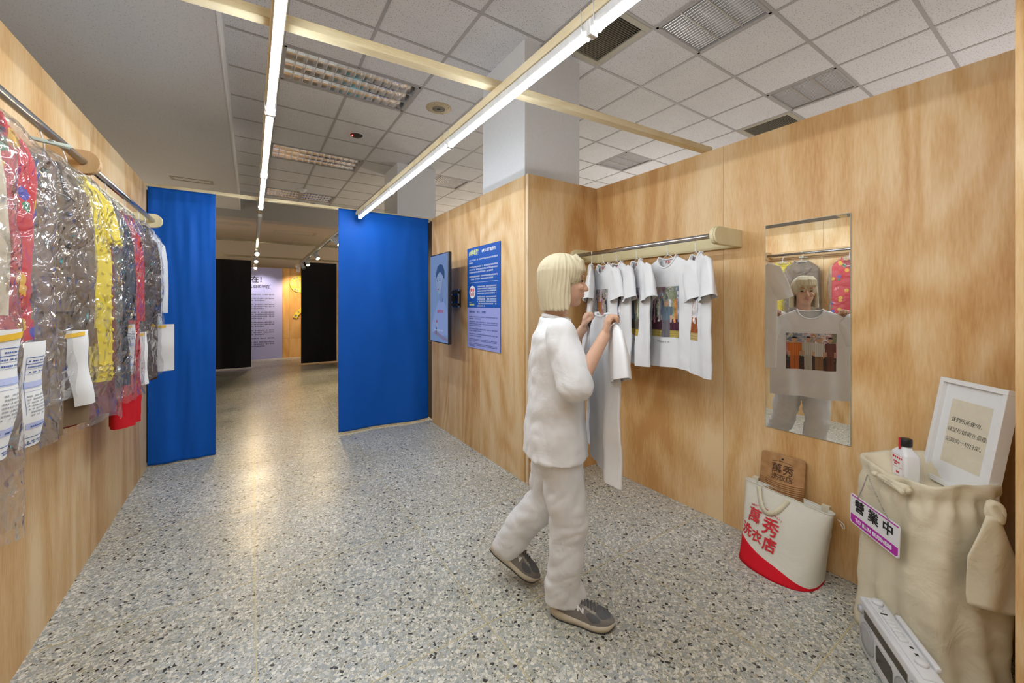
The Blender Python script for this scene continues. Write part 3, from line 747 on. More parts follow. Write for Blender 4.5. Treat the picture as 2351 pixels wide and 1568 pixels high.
# ------------------------------------------------------------------ clothes
def catmull(pts, x):
    for i in range(len(pts) - 1):
        if x <= pts[i + 1][0] or i == len(pts) - 2:
            t = (x - pts[i][0]) / (pts[i + 1][0] - pts[i][0]); t = max(0, min(1, t)); t = t * t * (3 - 2 * t) if False else t
            return pts[i][1] + (pts[i + 1][1] - pts[i][1]) * t
class Garment:
    """hanging garment: local x across, -y front, z down from the collar"""
    def __init__(s, wprof, tprof, length, fold=.012, seed=0, neck=.085, dip=.075, freq=26):
        s.w = wprof; s.t = tprof; s.L = length; s.fold = fold; s.seed = seed; s.neck = neck; s.dip = dip; s.freq = freq
    def W(s, d): return catmull(s.w, d)
    def Tk(s, d): return catmull(s.t, d)
    def off(s, x, d):
        a = s.fold * min(1, max(0, (d - .1) / .5))
        return a * (math.sin(s.freq * x + s.seed * 1.7 + 1.5 * d) + .55 * math.sin(s.freq * 1.9 * x - s.seed + 2 * d)) + .010 * noise.noise((x * 9 + s.seed, d * 6, s.seed)) + .004 * noise.noise((x * 30, d * 16, s.seed))
    def point(s, a, d, front):
        w, t = s.W(d), s.Tk(d); c = math.cos(a); x = w * (abs(c) ** .85) * (1 if c > 0 else -1)
        y = t * math.sin(a) * -1
        return Vector((x, y + s.off(x, d), -d - .010 * math.sin(9 * x + s.seed) * (d / s.L) ** 4))
    def body(s, nz=44, na=72):
        b = MB(); rings = []
        for j in range(nz + 1):
            d = s.L * (j / nz) ** 1.25; ring = []
            for k in range(na):
                a = 2 * PI * k / na; p = s.point(a, d, 0)
                q = abs(p.x) / s.neck
                if q < 1:
                    fr = math.sin(a) > 0
                    cut = (s.dip if fr else s.dip * .22) * math.sqrt(1 - q * q)
                    if -p.z < cut: p.z = -cut
                ring.append(p)
            rings.append(ring)
        b.loft(rings, caps=False); return b
    def front(s, x, d, o=.002):
        w, t = s.W(d), s.Tk(d); q = min(.98, abs(x) / w) ** (1 / .85)
        return Vector((x, -t * math.sqrt(1 - q * q) + s.off(x, d) - o, -d - .010 * math.sin(9 * x + s.seed) * (d / s.L) ** 4))
    def collar(s, r=.006):
        pts = []
        for k in range(33):
            a = PI * k / 32; x = s.neck * math.cos(a); d = s.dip * math.sin(a); p = s.front(x, max(d, .002), .001); pts.append(Vector((p.x, p.y, -d)))
        for k in range(1, 16):
            a = PI + PI * k / 16; x = s.neck * math.cos(a); d = -s.dip * .22 * math.sin(a); pts.append(Vector((x, s.Tk(.02) * .8 + s.off(x, d), -d)))
        b = MB(); b.tube(pts, r, 8, closed=True); return b
    def sleeve(s, side, path, rx, ry, n=24):
        b = MB(); rings = []
        P = [Vector((side * p[0], p[1], p[2])) for p in path]
        for i, c in enumerate(P):
            t = (P[min(i + 1, len(P) - 1)] - P[max(0, i - 1)]).normalized(); yv = Vector((0, 1, 0)); xv = yv.cross(t).normalized()
            rings.append([c + xv * rx[i] * math.cos(2 * PI * k / n) + yv * ry[i] * math.sin(2 * PI * k / n) * (1 + .25 * math.sin(5 * math.cos(2 * PI * k / n) + i + s.seed)) for k in range(n)])
        b.loft(rings, caps=False); return b

TEE_W = [(0, .075), (.02, .12), (.05, .18), (.085, .222), (.14, .236), (.25, .240), (.5, .236), (.74, .230)]
TEE_T = [(0, .014), (.05, .020), (.12, .026), (.3, .030), (.74, .034)]
def hanger_at(mw, stem=.085, label='', group=None, half=.19, kind='wire', mat='white_plastic', r=.0022, drop=.085):
    """local origin = collar point; rail centre at z = stem"""
    t = thing('coat_hanger', label, 'hanger', mw, group)
    b = MB(); R0 = .0185
    hk = [(R0 * math.cos(a), 0, stem + R0 * math.sin(a)) for a in [math.radians(q) for q in range(-35, 186, 17)]]
    hk += [(-R0 * .9, 0, stem - .012), (-.006, 0, stem - .035), (0, 0, stem - .05), (0, 0, .005)]
    b.tube(hk, r, 8); b.tube([(0, 0, .022), (0, 0, .002)], r * 2, 8)
    b.build('hook', M[mat], t, mw=mw)
    b = MB(); b.tube([(0, 0, .004), (.03, 0, -.004), (.05, 0, -.02), (half, 0, -drop), (half + .006, 0, -drop - .006), (half - .01, 0, -drop - .012), (0, 0, -drop - .01), (-half + .01, 0, -drop - .012), (-half - .006, 0, -drop - .006), (-half, 0, -drop), (-.05, 0, -.02), (-.03, 0, -.004)], r, 8, closed=True)
    b.build('shoulder_wire', M[mat], t, mw=mw)
    return t

# printed photographs on the shirts (a print is a pattern of the cloth)
def lerp(a, b2, t): return tuple(x + (y - x) * t for x, y in zip(a, b2))
def person_fn(cx, top, hgt, skin, hair, shirt, pants, shoe=(.03, .03, .03), glasses=False, w=.09):
    def f(u, v, c):
        y = (top - v) / hgt
        if y < -.02 or y > 1.02: return c
        x = abs(u - cx) / w
        if y < .14:
            if ((u - cx) / (w * .42)) ** 2 + ((y - .075) / .075) ** 2 < 1:
                if y < .05: return hair
                if glasses and .06 < y < .09: return (.02, .02, .02)
                return skin
            return c
        if y < .17: return skin if x < .2 else c
        if y < .52:
            ww = .95 - .12 * abs(y - .25) / .3
            if x < ww:
                if x > .62 and y > .40: return skin
                k = .85 + .15 * math.sin(u * 160); return tuple(q * k for q in shirt) if x < .66 else tuple(q * .8 for q in shirt)
            return c
        if y < .95: return (tuple(q * .9 for q in pants) if x > .06 else tuple(q * .6 for q in pants)) if x < .62 - .1 * (y - .5) else c
        return shoe if .12 < x < .75 else c
    return f
def clothes_bg(seed, floor, back=None, hang=.75):
    r = random.Random(seed); pal = [(.75, .7, .65), (.6, .25, .3), (.1, .15, .3), (.75, .72, .8), (.35, .4, .25), (.65, .3, .1), (.05, .05, .06), (.7, .55, .6), (.3, .35, .45)]
    cols = [(r.choice(pal), r.uniform(.45, .7)) for _ in range(16)]; top = [r.choice(pal) for _ in range(10)]
    def f(u, v):
        if v < .14: return tuple(q * (.85 + .15 * math.sin(v * 140)) for q in floor)
        n = noise.noise((u * 9, v * 9, seed)) + .5 * noise.noise((u * 30, v * 30, seed)); u = min(1, max(0, u + .015 * noise.noise((u * 40, v * 25, seed)))); i = int((u + .03 * n) * 15.99) % 16
        c, h = cols[i]
        if v > hang + .06 * n: c = top[int((u * 9.9 + 3 * n)) % 10]; return tuple(q * (.7 + .5 * n) for q in c)
        if v > h * .6: return tuple(q * (.75 + .5 * (n + .3)) for q in c)
        return tuple(q * (.7 + .8 * abs(n)) for q in (back or (.12, .09, .08)))
    return f
PRINTS = {
 'orange': (clothes_bg(1, (.45, .20, .08)), [person_fn(.25, .80, .7, (.55, .35, .25), (.03, .02, .02), (.75, .74, .72), (.08, .1, .3)), person_fn(.55, .86, .9, (.6, .38, .26), (.5, .28, .1), (.72, .28, .06), (.5, .25, .1)), person_fn(.78, .8, .85, (.6, .38, .26), (.04, .03, .02), (.55, .5, .45), (.6, .3, .12))]),
 'dark': (clothes_bg(2, (.75, .72, .72), (.7, .7, .72)), [person_fn(.5, .55, .6, (.55, .35, .25), (.03, .02, .02), (.05, .06, .18), (.05, .05, .08), w=.2), person_fn(.75, .4, .4, (.7, .3, .1), (.5, .1, .05), (.7, .12, .05), (.6, .4, .05))]),
 'tan': (clothes_bg(3, (.60, .40, .06)), [person_fn(.28, .9, .92, (.58, .36, .24), (.04, .03, .02), (.38, .25, .14), (.36, .24, .14), glasses=True, w=.15), person_fn(.66, .96, .98, (.55, .38, .28), (.6, .6, .55), (.62, .60, .40), (.35, .42, .25), glasses=True, w=.14)]),
 'check': (clothes_bg(4, (.50, .38, .10), (.09, .03, .05)), [person_fn(.60, .74, .78, (.60, .36, .24), (.35, .30, .26), (.16, .22, .28), (.17, .16, .18), w=.19)]),
 'denim': (clothes_bg(5, (.55, .40, .16), (.35, .10, .03)), [person_fn(.55, .88, .88, (.66, .34, .15), (.6, .55, .5), (.12, .2, .5), (.32, .45, .75), w=.17)]),
 'group': (clothes_bg(6, (.10, .06, .05), (.08, .06, .06)), [person_fn(.82, .9, 1.0, (.55, .33, .22), (.03, .02, .02), (.68, .20, .05), (.55, .16, .05), w=.16), person_fn(.55, .92, 1.0, (.55, .33, .22), (.04, .03, .03), (.62, .58, .50), (.5, .46, .4), w=.13), person_fn(.34, .9, 1.0, (.55, .33, .22), (.3, .28, .26), (.70, .68, .66), (.30, .18, .1), w=.13), person_fn(.12, .9, 1.0, (.5, .3, .2), (.03, .02, .02), (.20, .08, .07), (.16, .07, .05), w=.12)]),
 'edge': (clothes_bg(8, (.4, .3, .1)), [person_fn(.5, .8, .8, (.55, .35, .25), (.03, .02, .02), (.5, .4, .2), (.2, .2, .25), w=.15)]),
}
def colorize(o, key, nu, nv):
    bg, ppl = PRINTS[key]; me = o.data; at = me.color_attributes.new('print', 'FLOAT_COLOR', 'CORNER'); k = 0
    for pi, p in enumerate(me.polygons):
        u = (pi % nu + .5) / nu; v = 1 - (pi // nu + .5) / nv; c = bg(u, v)
        for f in ppl: c = f(u, v, c)
        for li in p.loop_indices: at.data[li].color = (*[max(0, min(1, q)) for q in c], 1)
def photo(g, key, x0, x1, d0, d1, parent, mw, nu=90, nv=116):
    b = MB(); b.grid(lambda u, v: g.front(x0 + (x1 - x0) * u, d0 + (d1 - d0) * v, .0022), nu, nv)
    o = b.build('print', M['photo'], parent, mw=mw, label='colour photograph print'); colorize(o, key, nu, nv); return o
def tshirt(mw, seed, key, label, group, pos=(-.13, .13, .20, .53), cap=True, width=1.0, length=.73):
    t = thing('t_shirt', label, 'T-shirt', mw, group)
    g_ = Garment([(d, w * (width if d > .06 else 1)) for d, w in TEE_W], TEE_T, length, .013, seed)
    g_.body().build('body', M['tee'], t, mw=mw); g_.collar().build('collar', M['tee'], t, mw=mw)
    for sd in (-1, 1):
        q = width
        sl = g_.sleeve(sd, [(.165 * q, g_.off(sd * .17, .08), -.085), (.20 * q, 0, -.10), (.224 * q, -.004, -.17), (.246 * q, -.010, -.245), (.258 * q, -.014, -.285)], [.055, .072, .082, .086, .088], [.016, .024, .030, .034, .038])
        sl.build('sleeve', M['tee'], t, mw=mw)
    if key: photo(g_, key, *pos, t, mw)
    b = MB(); addtext(b, '萬秀', .022, None, fn=lambda p: Vector((p.x, g_.Tk(.04) * .6 - .012, p.y - .038)), bold=.0005)
    b.build('neck_label', M['ink_red'], t, mw=mw)
    if key and cap:
        b = MB(); xm = (pos[0] + pos[1]) / 2
        for q in range(9): x = xm - .06 + q * .013; p = g_.front(x, pos[3] + .03, .0025); b.box(p.x, p.x + .008, p.y - .0005, p.y, p.z - .005, p.z + .003)
        b.build('caption', M['ink_grey'], t, mw=mw)
    return g_
def gmat(x, y, z, phi):
    """x axis runs towards the far-left..near-right end (T-shirt rail)"""
    a = math.radians(phi); xd = Vector((-math.sin(a), -math.cos(a), 0)); yd = Vector((math.cos(a), -math.sin(a), 0))
    return basis((x, y, z), xd, yd)
SHIRTS = [
 (2.315, 48, 'edge', 'white T-shirt seen edge-on, deepest in the corner on the shirt rail'),
 (2.189, 21, 'orange', 'white T-shirt printed with orange-dressed people, second from the corner'),
 (2.055, 25, 'dark', 'white T-shirt mostly hidden, third from the corner on the shirt rail'),
 (1.866, 31, 'tan', 'white T-shirt printed with figure in tan suit and sunglasses'),
 (1.6145, 15, 'check', 'white T-shirt turned outward, printed with grey-haired figure in dark check shirt'),
 (1.418, 42, 'denim', 'white T-shirt printed with figure in light blue shorts, nearest rail end'),
]
HNAMES = ['in the deepest corner', 'under the shirt with orange people', 'under the mostly hidden shirt', 'under the shirt with the tan suit', 'under the shirt turned outward', 'nearest the rounded bracket end']
for k, (y, phi, key, lab) in enumerate(SHIRTS):
    mw = gmat(RX, y, RZ - .088, phi)
    hanger_at(mw, .088, f'white wire hanger on the shirt rail {HNAMES[k]}', 'white wire hangers on the shirt rail')
    tshirt(mw @ T((0, 0, -.006)), k * 2.3 + .7, key, lab, 'printed white T-shirts on the rail', width=.74 if k == 0 else 1.0)

def lmat(y, ex, ey, z):
    """left-wall clothes: local x towards the far/room end"""
    xd = Vector((ex, ey, 0)).normalized(); yd = Vector((0, 0, 1)).cross(xd); return basis((LX, y, z), xd, yd)
def filmbag(mw, wtop, wbot, L, thick, label, seed=0, d0=-.03, ragged=.03):
    b = MB(); na, nz = 90, 70; rings = []
    for j in range(nz + 1):
        q = j / nz; d = d0 + (L - d0) * q; s = min(1, q * 7) ** .6
        w = .012 + (wtop - .012) * s + (wbot - wtop) * q; tk = .010 + (thick - .010) * s; ring = []
        for k in range(na):
            a = 2 * PI * k / na; c, sn = math.cos(a), math.sin(a)
            x = w * abs(c) ** .62 * (1 if c > 0 else -1); y = -tk * abs(sn) ** .62 * (1 if sn > 0 else -1)
            nn = noise.noise((x * 14 + seed, d * 8, y * 14)) + .25 * noise.noise((x * 26 + seed, d * 16 + x * 14, seed)); cr = abs(noise.noise((x * 11 + d * 7, d * 5 - y * 9, seed + 5)))
            f = 1 + .0; dx = .010 * nn - .012 * cr; zz = -d - (ragged * noise.noise((a * 2, seed, 1)) if j == nz else 0)
            ring.append(Vector((x + c * dx, y - sn * dx, zz)))
        rings.append(ring)
    b.loft(rings, caps=False); o = b.build('plastic_cover', M['film'], mw=mw)
    return tag(o, label, 'plastic cover', 'clear plastic garment covers')
def longsleeve(g_, sd, L, r0=.07, r1=.05):
    return g_.sleeve(sd, [(.10, 0, -.075), (.122, -.006, -.11), (.132, -.014, -.22), (.134, -.022, -.4), (.126, -.028, -L)], [.045, r0 * .8, r0 * .75, r0 * .7, r1 * .85], [.02, .032, .036, .036, .034])

COAT_W = [(0, .07), (.03, .13), (.07, .185), (.12, .20), (.3, .20), (.6, .205), (1.2, .215)]
COAT_T = [(0, .016), (.06, .03), (.15, .045), (.5, .050), (1.2, .052)]
def coat(name, y, e, L, mat, label, cat, z=None, sleeves=None, scale=1.0, fold=.012, seed=0, neck=.07, dip=.05, flare=0.0, extra=None, tk=1.0):
    mw = lmat(y, e[0], e[1], (LZ - .10))
    t = thing(name, label, cat, mw)
    g_ = Garment([(d, w * scale * (1 + flare * d)) for d, w in COAT_W], [(d, q * tk) for d, q in COAT_T], L, fold, seed, neck, dip, 30)
    g_.body(56, 80).build('body', M[mat], t, mw=mw); g_.collar(.007).build('collar', M[mat], t, mw=mw)
    if sleeves:
        for sd in (-1, 1): sleeves(g_, sd).build('sleeve', M[mat], t, mw=mw)
    if extra: extra(g_, t, mw)
    return g_, t, mw
E1 = (.06, .19)
HL = 'white hanger hook on left rail above the '
def hang(y, e, what, half=.15): hanger_at(lmat(y, e[0], e[1], LZ - .10), .10, HL + what, 'white hangers on the left rails', half, drop=.08)

# cream jacket (nearest)
hang(1.39, (.10, .19), 'cream wool jacket')
coat('wool_jacket', 1.39, (.10, .19), .63, 'cream_wool', 'cream wool jacket nearest on the left rail', 'jacket', sleeves=lambda g_, sd: longsleeve(g_, sd, .56), scale=.82, seed=1)
filmbag(lmat(1.39, .10, .19, LZ - .10), .20, .215, 1.12, .08, 'long clear plastic cover over the cream wool jacket', 1)
# floral vest
hang(1.65, (.10, .19), 'red flowered vest')
coat('floral_vest', 1.65, (.10, .19), .64, 'floral', 'red flowered vest behind the cream jacket', 'vest', scale=.80, seed=2, dip=.12)
filmbag(lmat(1.65, .10, .19, LZ - .10), .19, .20, .95, .08, 'clear plastic cover over the red flowered vest', 2)
# taupe trench coat
def trench_extra(g_, t, mw):
    b = MB()
    for sd in (-1, 1):
        pts = [(.01 * sd, -.05), (.065 * sd, -.012), (.10 * sd, -.09), (.045 * sd, -.15), (.012 * sd, -.13)]
        P = [g_.front(x, -d, .012) for x, d in pts]; Q = [p + Vector((0, -.006, 0)) for p in P]; n = len(P)
        b.add(P + Q, [tuple(range(n)), tuple(range(n, 2 * n))] + [(i, (i + 1) % n, n + (i + 1) % n, n + i) for i in range(n)])
    b.build('lapels', M['taupe'], t, mw=mw)
    b = MB(); rings = []
    for d in (.50, .515, .545, .56):
        rings.append([g_.point(2 * PI * k / 60, d, 0) + Vector((math.cos(2 * PI * k / 60) * .008, -math.sin(2 * PI * k / 60) * .010, 0)) for k in range(60)])
    b.loft(rings, caps=False); b.build('belt', M['taupe'], t, mw=mw)
    b = MB()
    for x, d in ((.02, .2), (.02, .32), (.02, .44), (.02, .62), (-.06, .2), (-.06, .32)): b.ball(g_.front(x, d, .006), (.010, .004, .010), n=10, m=6)
    b.build('buttons', M['dark'], t, mw=mw)
    b = MB(); b.loft([[Vector((p.x * .84, p.y * .6, p.z)) for p in (g_.point(2 * PI * k / 60, d, 0) for k in range(60))] for d in (.95, 1.008)], caps=False); b.build('lining', M['lining'], t, mw=mw)
    s = g_.sleeve(1, [(.128, -.026, -.63), (.126, -.028, -.69)], [.047, .047], [.038, .038]); s.build('cuff', M['taupe'], t, mw=mw)
hang(2.12, E1, 'taupe trench coat')
coat('trench_coat', 2.12, E1, 1.0, 'taupe', 'long taupe trench coat on the left rail', 'coat', sleeves=lambda g_, sd: longsleeve(g_, sd, .70), scale=.80, seed=3, flare=.08, extra=trench_extra, fold=.018)
filmbag(lmat(2.12, *E1, LZ - .10), .19, .20, .88, .075, 'clear crinkled plastic cover over the taupe trench coat', 3)
# yellow dress
def yellow_extra(g_, t, mw):
    b = MB(); r = random.Random(3)
    for i in range(9):
        for j in range(12):
            x = -.16 + .04 * i + (.02 if j % 2 else 0); d = .25 + .05 * j
            if abs(x) < g_.W(d) * .86: b.ball(g_.front(x, d, .001), (.0075, .005, .0075), n=8, m=5)
    o = b.build('embossed_dots', M['yellow'], t, mw=mw); o['kind'] = 'stuff'
    b = MB()
    for d in (.80, .825, .85): b.tube([g_.front(-.15 + .3 * i / 40, d + .006 * math.sin(i * 1.6), .004) for i in range(41)], .004, 6)
    b.build('ruffle_hem', M['yellow'], t, mw=mw)
    for sd in (-1, 1):
        b = MB()
        for z in (-.245, -.262): b.tube([Vector((sd * .158 + .058 * math.cos(a), -.006 + .042 * math.sin(a), z + .006 * math.sin(9 * a))) for a in [2 * PI * q / 36 for q in range(36)]], .006, 6, closed=True)
        b.build('ruffle_cuff', M['yellow'], t, mw=mw)
E4 = (.085, .15)
hang(2.33, E4, 'yellow dress')
coat('yellow_dress', 2.33, E4, .875, 'yellow', 'bright yellow short-sleeved dress on the left rail', 'dress', scale=.90, seed=4, flare=.10, extra=yellow_extra,
     sleeves=lambda g_, sd: g_.sleeve(sd, [(.10, 0, -.075), (.125, 0, -.10), (.145, 0, -.17), (.158, -.005, -.25)], [.04, .052, .058, .056], [.02, .036, .042, .042]))
filmbag(lmat(2.33, *E4, LZ - .10), .205, .21, 1.03, .08, 'clear plastic cover over the yellow dress', 4)
E5 = (.03, .16)
hang(2.64, E5, 'maroon skirt')
coat('maroon_dress', 2.64, E5, 1.06, 'maroon', 'dark maroon dress hanging behind the yellow dress, only its hem showing', 'dress', scale=.72, seed=5)
hang(2.86, E5, 'navy coat')
def plaid_extra(g_, t, mw):
    s = g_.sleeve(1, [(.127, -.026, -.57), (.126, -.028, -.60)], [.046, .046], [.038, .038]); s.build('plaid_cuff', M['plaid'], t, mw=mw, label='tan plaid cuff')
coat('navy_coat', 2.86, E5, .97, 'navy', 'dark navy coat with plaid cuff between yellow and red clothes', 'coat', scale=.80, seed=6, sleeves=lambda g_, sd: longsleeve(g_, sd, .62, .06, .05), extra=plaid_extra)
filmbag(lmat(2.86, *E5, LZ - .10), .175, .18, 1.02, .08, 'clear plastic cover over the dark navy coat', 5)
hang(3.22, (.0, .16), 'long red coat')
coat('red_coat', 3.22, (.0, .16), 1.24, 'red', 'long bright red coat on the left rail', 'coat', scale=.82, seed=7, sleeves=lambda g_, sd: longsleeve(g_, sd, .64, .06, .05))
filmbag(lmat(3.22, .0, .16, LZ - .10), .18, .185, 1.08, .075, 'clear plastic cover over the long red coat', 6)
hang(3.56, (.04, .16), 'brown leather jacket')
coat('leather_jacket', 3.56, (.04, .16), 1.04, 'leather', 'dark brown leather jacket last on the left rail', 'jacket', scale=.85, seed=8, sleeves=lambda g_, sd: longsleeve(g_, sd, .60, .06, .05))
filmbag(lmat(3.56, .04, .16, LZ - .10), .20, .21, 1.02, .085, 'clear plastic cover over the brown leather jacket', 7)
hang(3.76, (.06, .16), 'pale grey blouse')
coat('pale_blouse', 3.76, (.06, .16), .80, 'pale_garment', 'pale grey blouse half hidden behind the brown leather jacket', 'blouse', scale=.85, seed=9, sleeves=lambda g_, sd: longsleeve(g_, sd, .6, .06, .05))

# laundry slips clipped to the covers
def slip(c, xd, w, h, label, seed=0, table=False, tape=True, lean=.0, two=False, mat='paper'):
    xd = Vector((xd[0], xd[1], 0)).normalized(); mw = basis(c, xd, (0, 0, 1))
    t = thing('laundry_slip', label, 'paper slip', mw, 'paper laundry slips')
    def fn(x, y, o=0):  # x -w/2..w/2, y 0..-h
        return Vector((x + lean * (y / h) ** 2 * h, y, .012 * math.sin(PI * (x / w + .5)) - .02 * (y / h) ** 2 + .004 * math.sin(3 * y / h * PI + seed) + o))
    b = MB(); b.grid(lambda u, v: fn(-w / 2 + w * u, -h * v), 14, 24); b.build('sheet', M[mat], t, mw=mw)
    if table:
        b = MB()
        def strip(x0, x1, y0, y1, mi, o):
            n = 8; b.grid(lambda u, v: fn(x0 + (x1 - x0) * u, y0 + (y1 - y0) * v, o), n, 3, mi)
        for q, y in enumerate((.14, .20, .25, .30, .42, .46)): strip(-w * .42, w * .45, -h * y, -h * (y + (.006 if q in (0, 1) else .002)), 0, .0012)
        for y0, y1 in ((.37, .43), (.76, .82)): strip(-w * .42, w * .45, -h * y0, -h * y1, 1, .0009)
        strip(-w * .42, -w * .41, -h * .14, -h * .9, 0, .0012); strip(-w * .42, w * .45, -h * .9, -h * .906, 0, .0012)
        for y in (.17, .225, .275, .50, .53, .56, .59, .62, .65, .68, .79, .94, .96):
            r = random.Random(seed * 100 + int(y * 1000)); x = -w * .36
            while x < w * .40:
                if r.random() < .8: strip(x, x + w * .04, -h * y, -h * (y + .013), 2 if .45 < y < .7 else 0, .0015)
                x += w * .055
        b.build('form_print', [M['ink_blue'], M['paper_blue'], M['ink_grey']], t, mw=mw)
    if tape:
        b = MB(); b.grid(lambda u, v: fn(-w * .75 + w * .95 * u, -h * (.05 + .05 * v) + .01 * u, .003), 8, 2); b.build('tape', M['tape'], t, mw=mw, label='yellow tape tab')
    return t
slip((-.483, 1.45, 1.357), (.10, .99), .085, .31, 'white laundry form with blue table, lower left on the cream jacket cover', 1, True)
slip((-.497, 1.62, 1.315), (.12, .99), .095, .29, 'white laundry form curling beside the form on the cream jacket', 2, True, False, lean=.12)
slip((-.545, 2.13, 1.319), (.45, .7), .075, .29, 'blank white slip taped to the taupe trench coat cover, its corner pointing down', 3, False, True, lean=.17)
slip((-.575, 3.016, 1.303), (.5, .5), .075, .285, 'white form with blue lines taped to the navy coat cover', 4, True)
slip((-.587, 3.385, 1.24), (.4, .5), .085, .34, 'pale blank slip taped to the long red coat cover', 5, False, True, lean=.08)
slip((-.530, 3.66, 1.275), (.85, .1), .145, .33, 'pale blank slip taped to the brown leather jacket cover', 6, False)
t = thing('clothes_peg', 'pale green clothes peg clipped beside the trench coat hook', 'clothes peg', T((-.60, 2.09, 1.995)) @ Matrix.Rotation(.5, 4, 'Z'))
for sg in (-1, 1):
    b = MB(); b.rbox(-.05, .05, sg * .006 - .004, sg * .006 + .004, -.006, .006, .002, mat=Matrix.Rotation(sg * .06, 4, 'Z')); b.build('jaw', M['peg'], t)
b = MB(); b.tube([(.012 * math.cos(a), .012 * math.sin(a), a * .0006) for a in [q * .5 for q in range(26)]], .0012, 6); b.build('spring', M['steel'], t)

# ------------------------------------------------------------------ mirror
t = thing('wall_mirror', 'tall frameless mirror on the right plywood wall reflecting the room', 'mirror', basis((2.5555, .93, 1.287), (0, -1, 0), (0, 0, 1)))
b = MB(); b.box(-.2, .2, -.596, .596, 0, .005); b.build('glass_edge', M['mirror_edge'], t, mw=t.matrix_basis)
b = MB(); b.box(-.1985, .1985, -.5945, .5945, .005, .0056); b.build('silvering', M['mirror'], t, mw=t.matrix_basis)

# ------------------------------------------------------------------ tote bag + washboard
t = thing('tote_bag', 'cream canvas tote with red base and red characters leaning on the wall', 'bag', T((2.40, .985, 0)))
BY = .985
def tparam(z, zt=.36):
    q = max(0, min(1, z / zt)); a = .185 + .03 * q ** 1.5; bb = .135 * (1 - q) ** .7 + .028; cx = 2.385 + .085 * q ** .8; return a, bb, cx
def tz(y): return .362 + .075 * (y - BY)   # rim height
def tpt(th, z):
    a, bb, cx = tparam(z); s = math.sin(th); c = math.cos(th)
    x = cx - bb * abs(c) ** .7 * (1 if c > 0 else -1); y = BY + a * abs(s) ** .8 * (1 if s > 0 else -1)
    wob = .005 * noise.noise((y * 14, z * 10, 1 if c > 0 else 5)) + .004 * math.sin(22 * z + 6 * y) * (1 - abs(s))
    return Vector((min(x + wob, 2.548), y, z))
def redz(th): s = math.sin(th); c = math.cos(th); return max(.012, .062 + .058 * s) if c > 0 else max(.012, .05 + .04 * s)
n = 96; ths = [2 * PI * k / n for k in range(n)]
b = MB(); b.loft([[tpt(h, redz(h) * q) * 1 for h in ths] for q in (0, .2, .5, .8, 1)], caps=True); b.build('base_panel', M['red_canvas'], t, mw=I, label='red canvas base')
def cz(h, q): zr = redz(h); yy = BY + .2 * math.sin(h); return zr + (tz(yy) - zr) * q
b = MB(); rr = [[tpt(h, cz(h, q / 22)) for h in ths] for q in range(23)]
inner = [[p.lerp(Vector((2.47, BY, p.z)), .06) + Vector((0, 0, -dz)) for p in rr[-1]] for dz in (0, .05, .12)]
b.loft(rr + inner, caps=False); b.build('bag_body', M['canvas'], t, mw=I)
b = MB(); b.tube([p + Vector((0, 0, .001)) for p in rr[-1]], .0035, 6, closed=True); b.build('rim_hem', M['canvas'], t, mw=I)
def tfront(y, z, o=.0025):
    a, bb, cx = tparam(z); s = max(-.995, min(.995, (y - BY) / a)); sn = abs(s) ** (1 / .8); c = math.sqrt(max(0, 1 - sn * sn))
    th = math.asin(sn if s > 0 else -sn); p = tpt(th, z); return Vector((p.x - o, p.y, z))
def strap(ya, yb, za, zb, low, front, wd=.026):
    mid = [];  N = 24
    for i in range(N + 1):
        u = i / N; y = ya + (yb - ya) * u; z0 = za + (zb - za) * u; z = z0 - low * math.sin(PI * u) ** .8
        x = (tfront(y, min(z, .35), .006).x if front else 2.50) - (.014 * math.sin(PI * u) if front else 0)
        mid.append(Vector((x, y, z)))
    b = MB(); rings = []
    for i, p in enumerate(mid):
        tg_ = (mid[min(i + 1, N)] - mid[max(i - 1, 0)]).normalized(); sd = tg_.cross(Vector((1, 0, 0))).normalized(); nn = Vector((.0012, 0, 0))
        rings.append([p - sd * wd / 2 - nn, p + sd * wd / 2 - nn, p + sd * wd / 2 + nn, p - sd * wd / 2 + nn])
    b.loft(rings); return b
strap(1.115, .965, .372, .352, .088, True).build('handle', M['strap'], t, mw=I)
for y0, y1 in ((1.145, 1.165), (.80, .825)):
    bb = MB(); bb.box(2.49, 2.515, y0, y1 + .01, .30, tz(y0) + .018); bb.build('handle_end', M['strap'], t, mw=I)
b = MB(); b.tube([(2.50, .77, .315), (2.50, .755, .31), (2.50, .742, .30), (2.495, .738, .285), (2.495, .745, .283), (2.50, .757, .30)], .0022, 6); b.build('zip_pull', M['white_plastic'], t, mw=I)
def ton(cy, cz_, tilt=.06, sk=0): return lambda p: tfront(cy - p.x, cz_ + p.y - tilt * p.x, .0050 + p.z)
b = MB()
addtext(b, '萬', .074, None, fn=ton(1.100, .226), bold=.0008); addtext(b, '秀', .084, None, fn=ton(1.010, .208), bold=.0010)
addtext(b, '洗', .060, None, fn=ton(1.128, .150), bold=.001); addtext(b, '衣', .058, None, fn=ton(1.068, .143), bold=.001); addtext(b, '店', .066, None, fn=ton(1.000, .132), bold=.0014)
word = 'WANT SHOW Laundry'
for i, ch in enumerate(word):
    if ch == ' ': continue
    s = (i - len(word) / 2 + .5) / len(word); y = 1.045 - s * .165; addtext(b, ch, .0125, None, fn=ton(y, .279 - .06 * s * s * 4 * .22 - .02 * s), bold=.0001)
for i, ch in enumerate('since 1951'):
    if ch != ' ': addtext(b, ch, .008, None, fn=ton(1.045 - (i - 4.5) * .007, .262), bold=0)
b.build('lettering', M['ink_red'], t, mw=I, label='red printed characters')
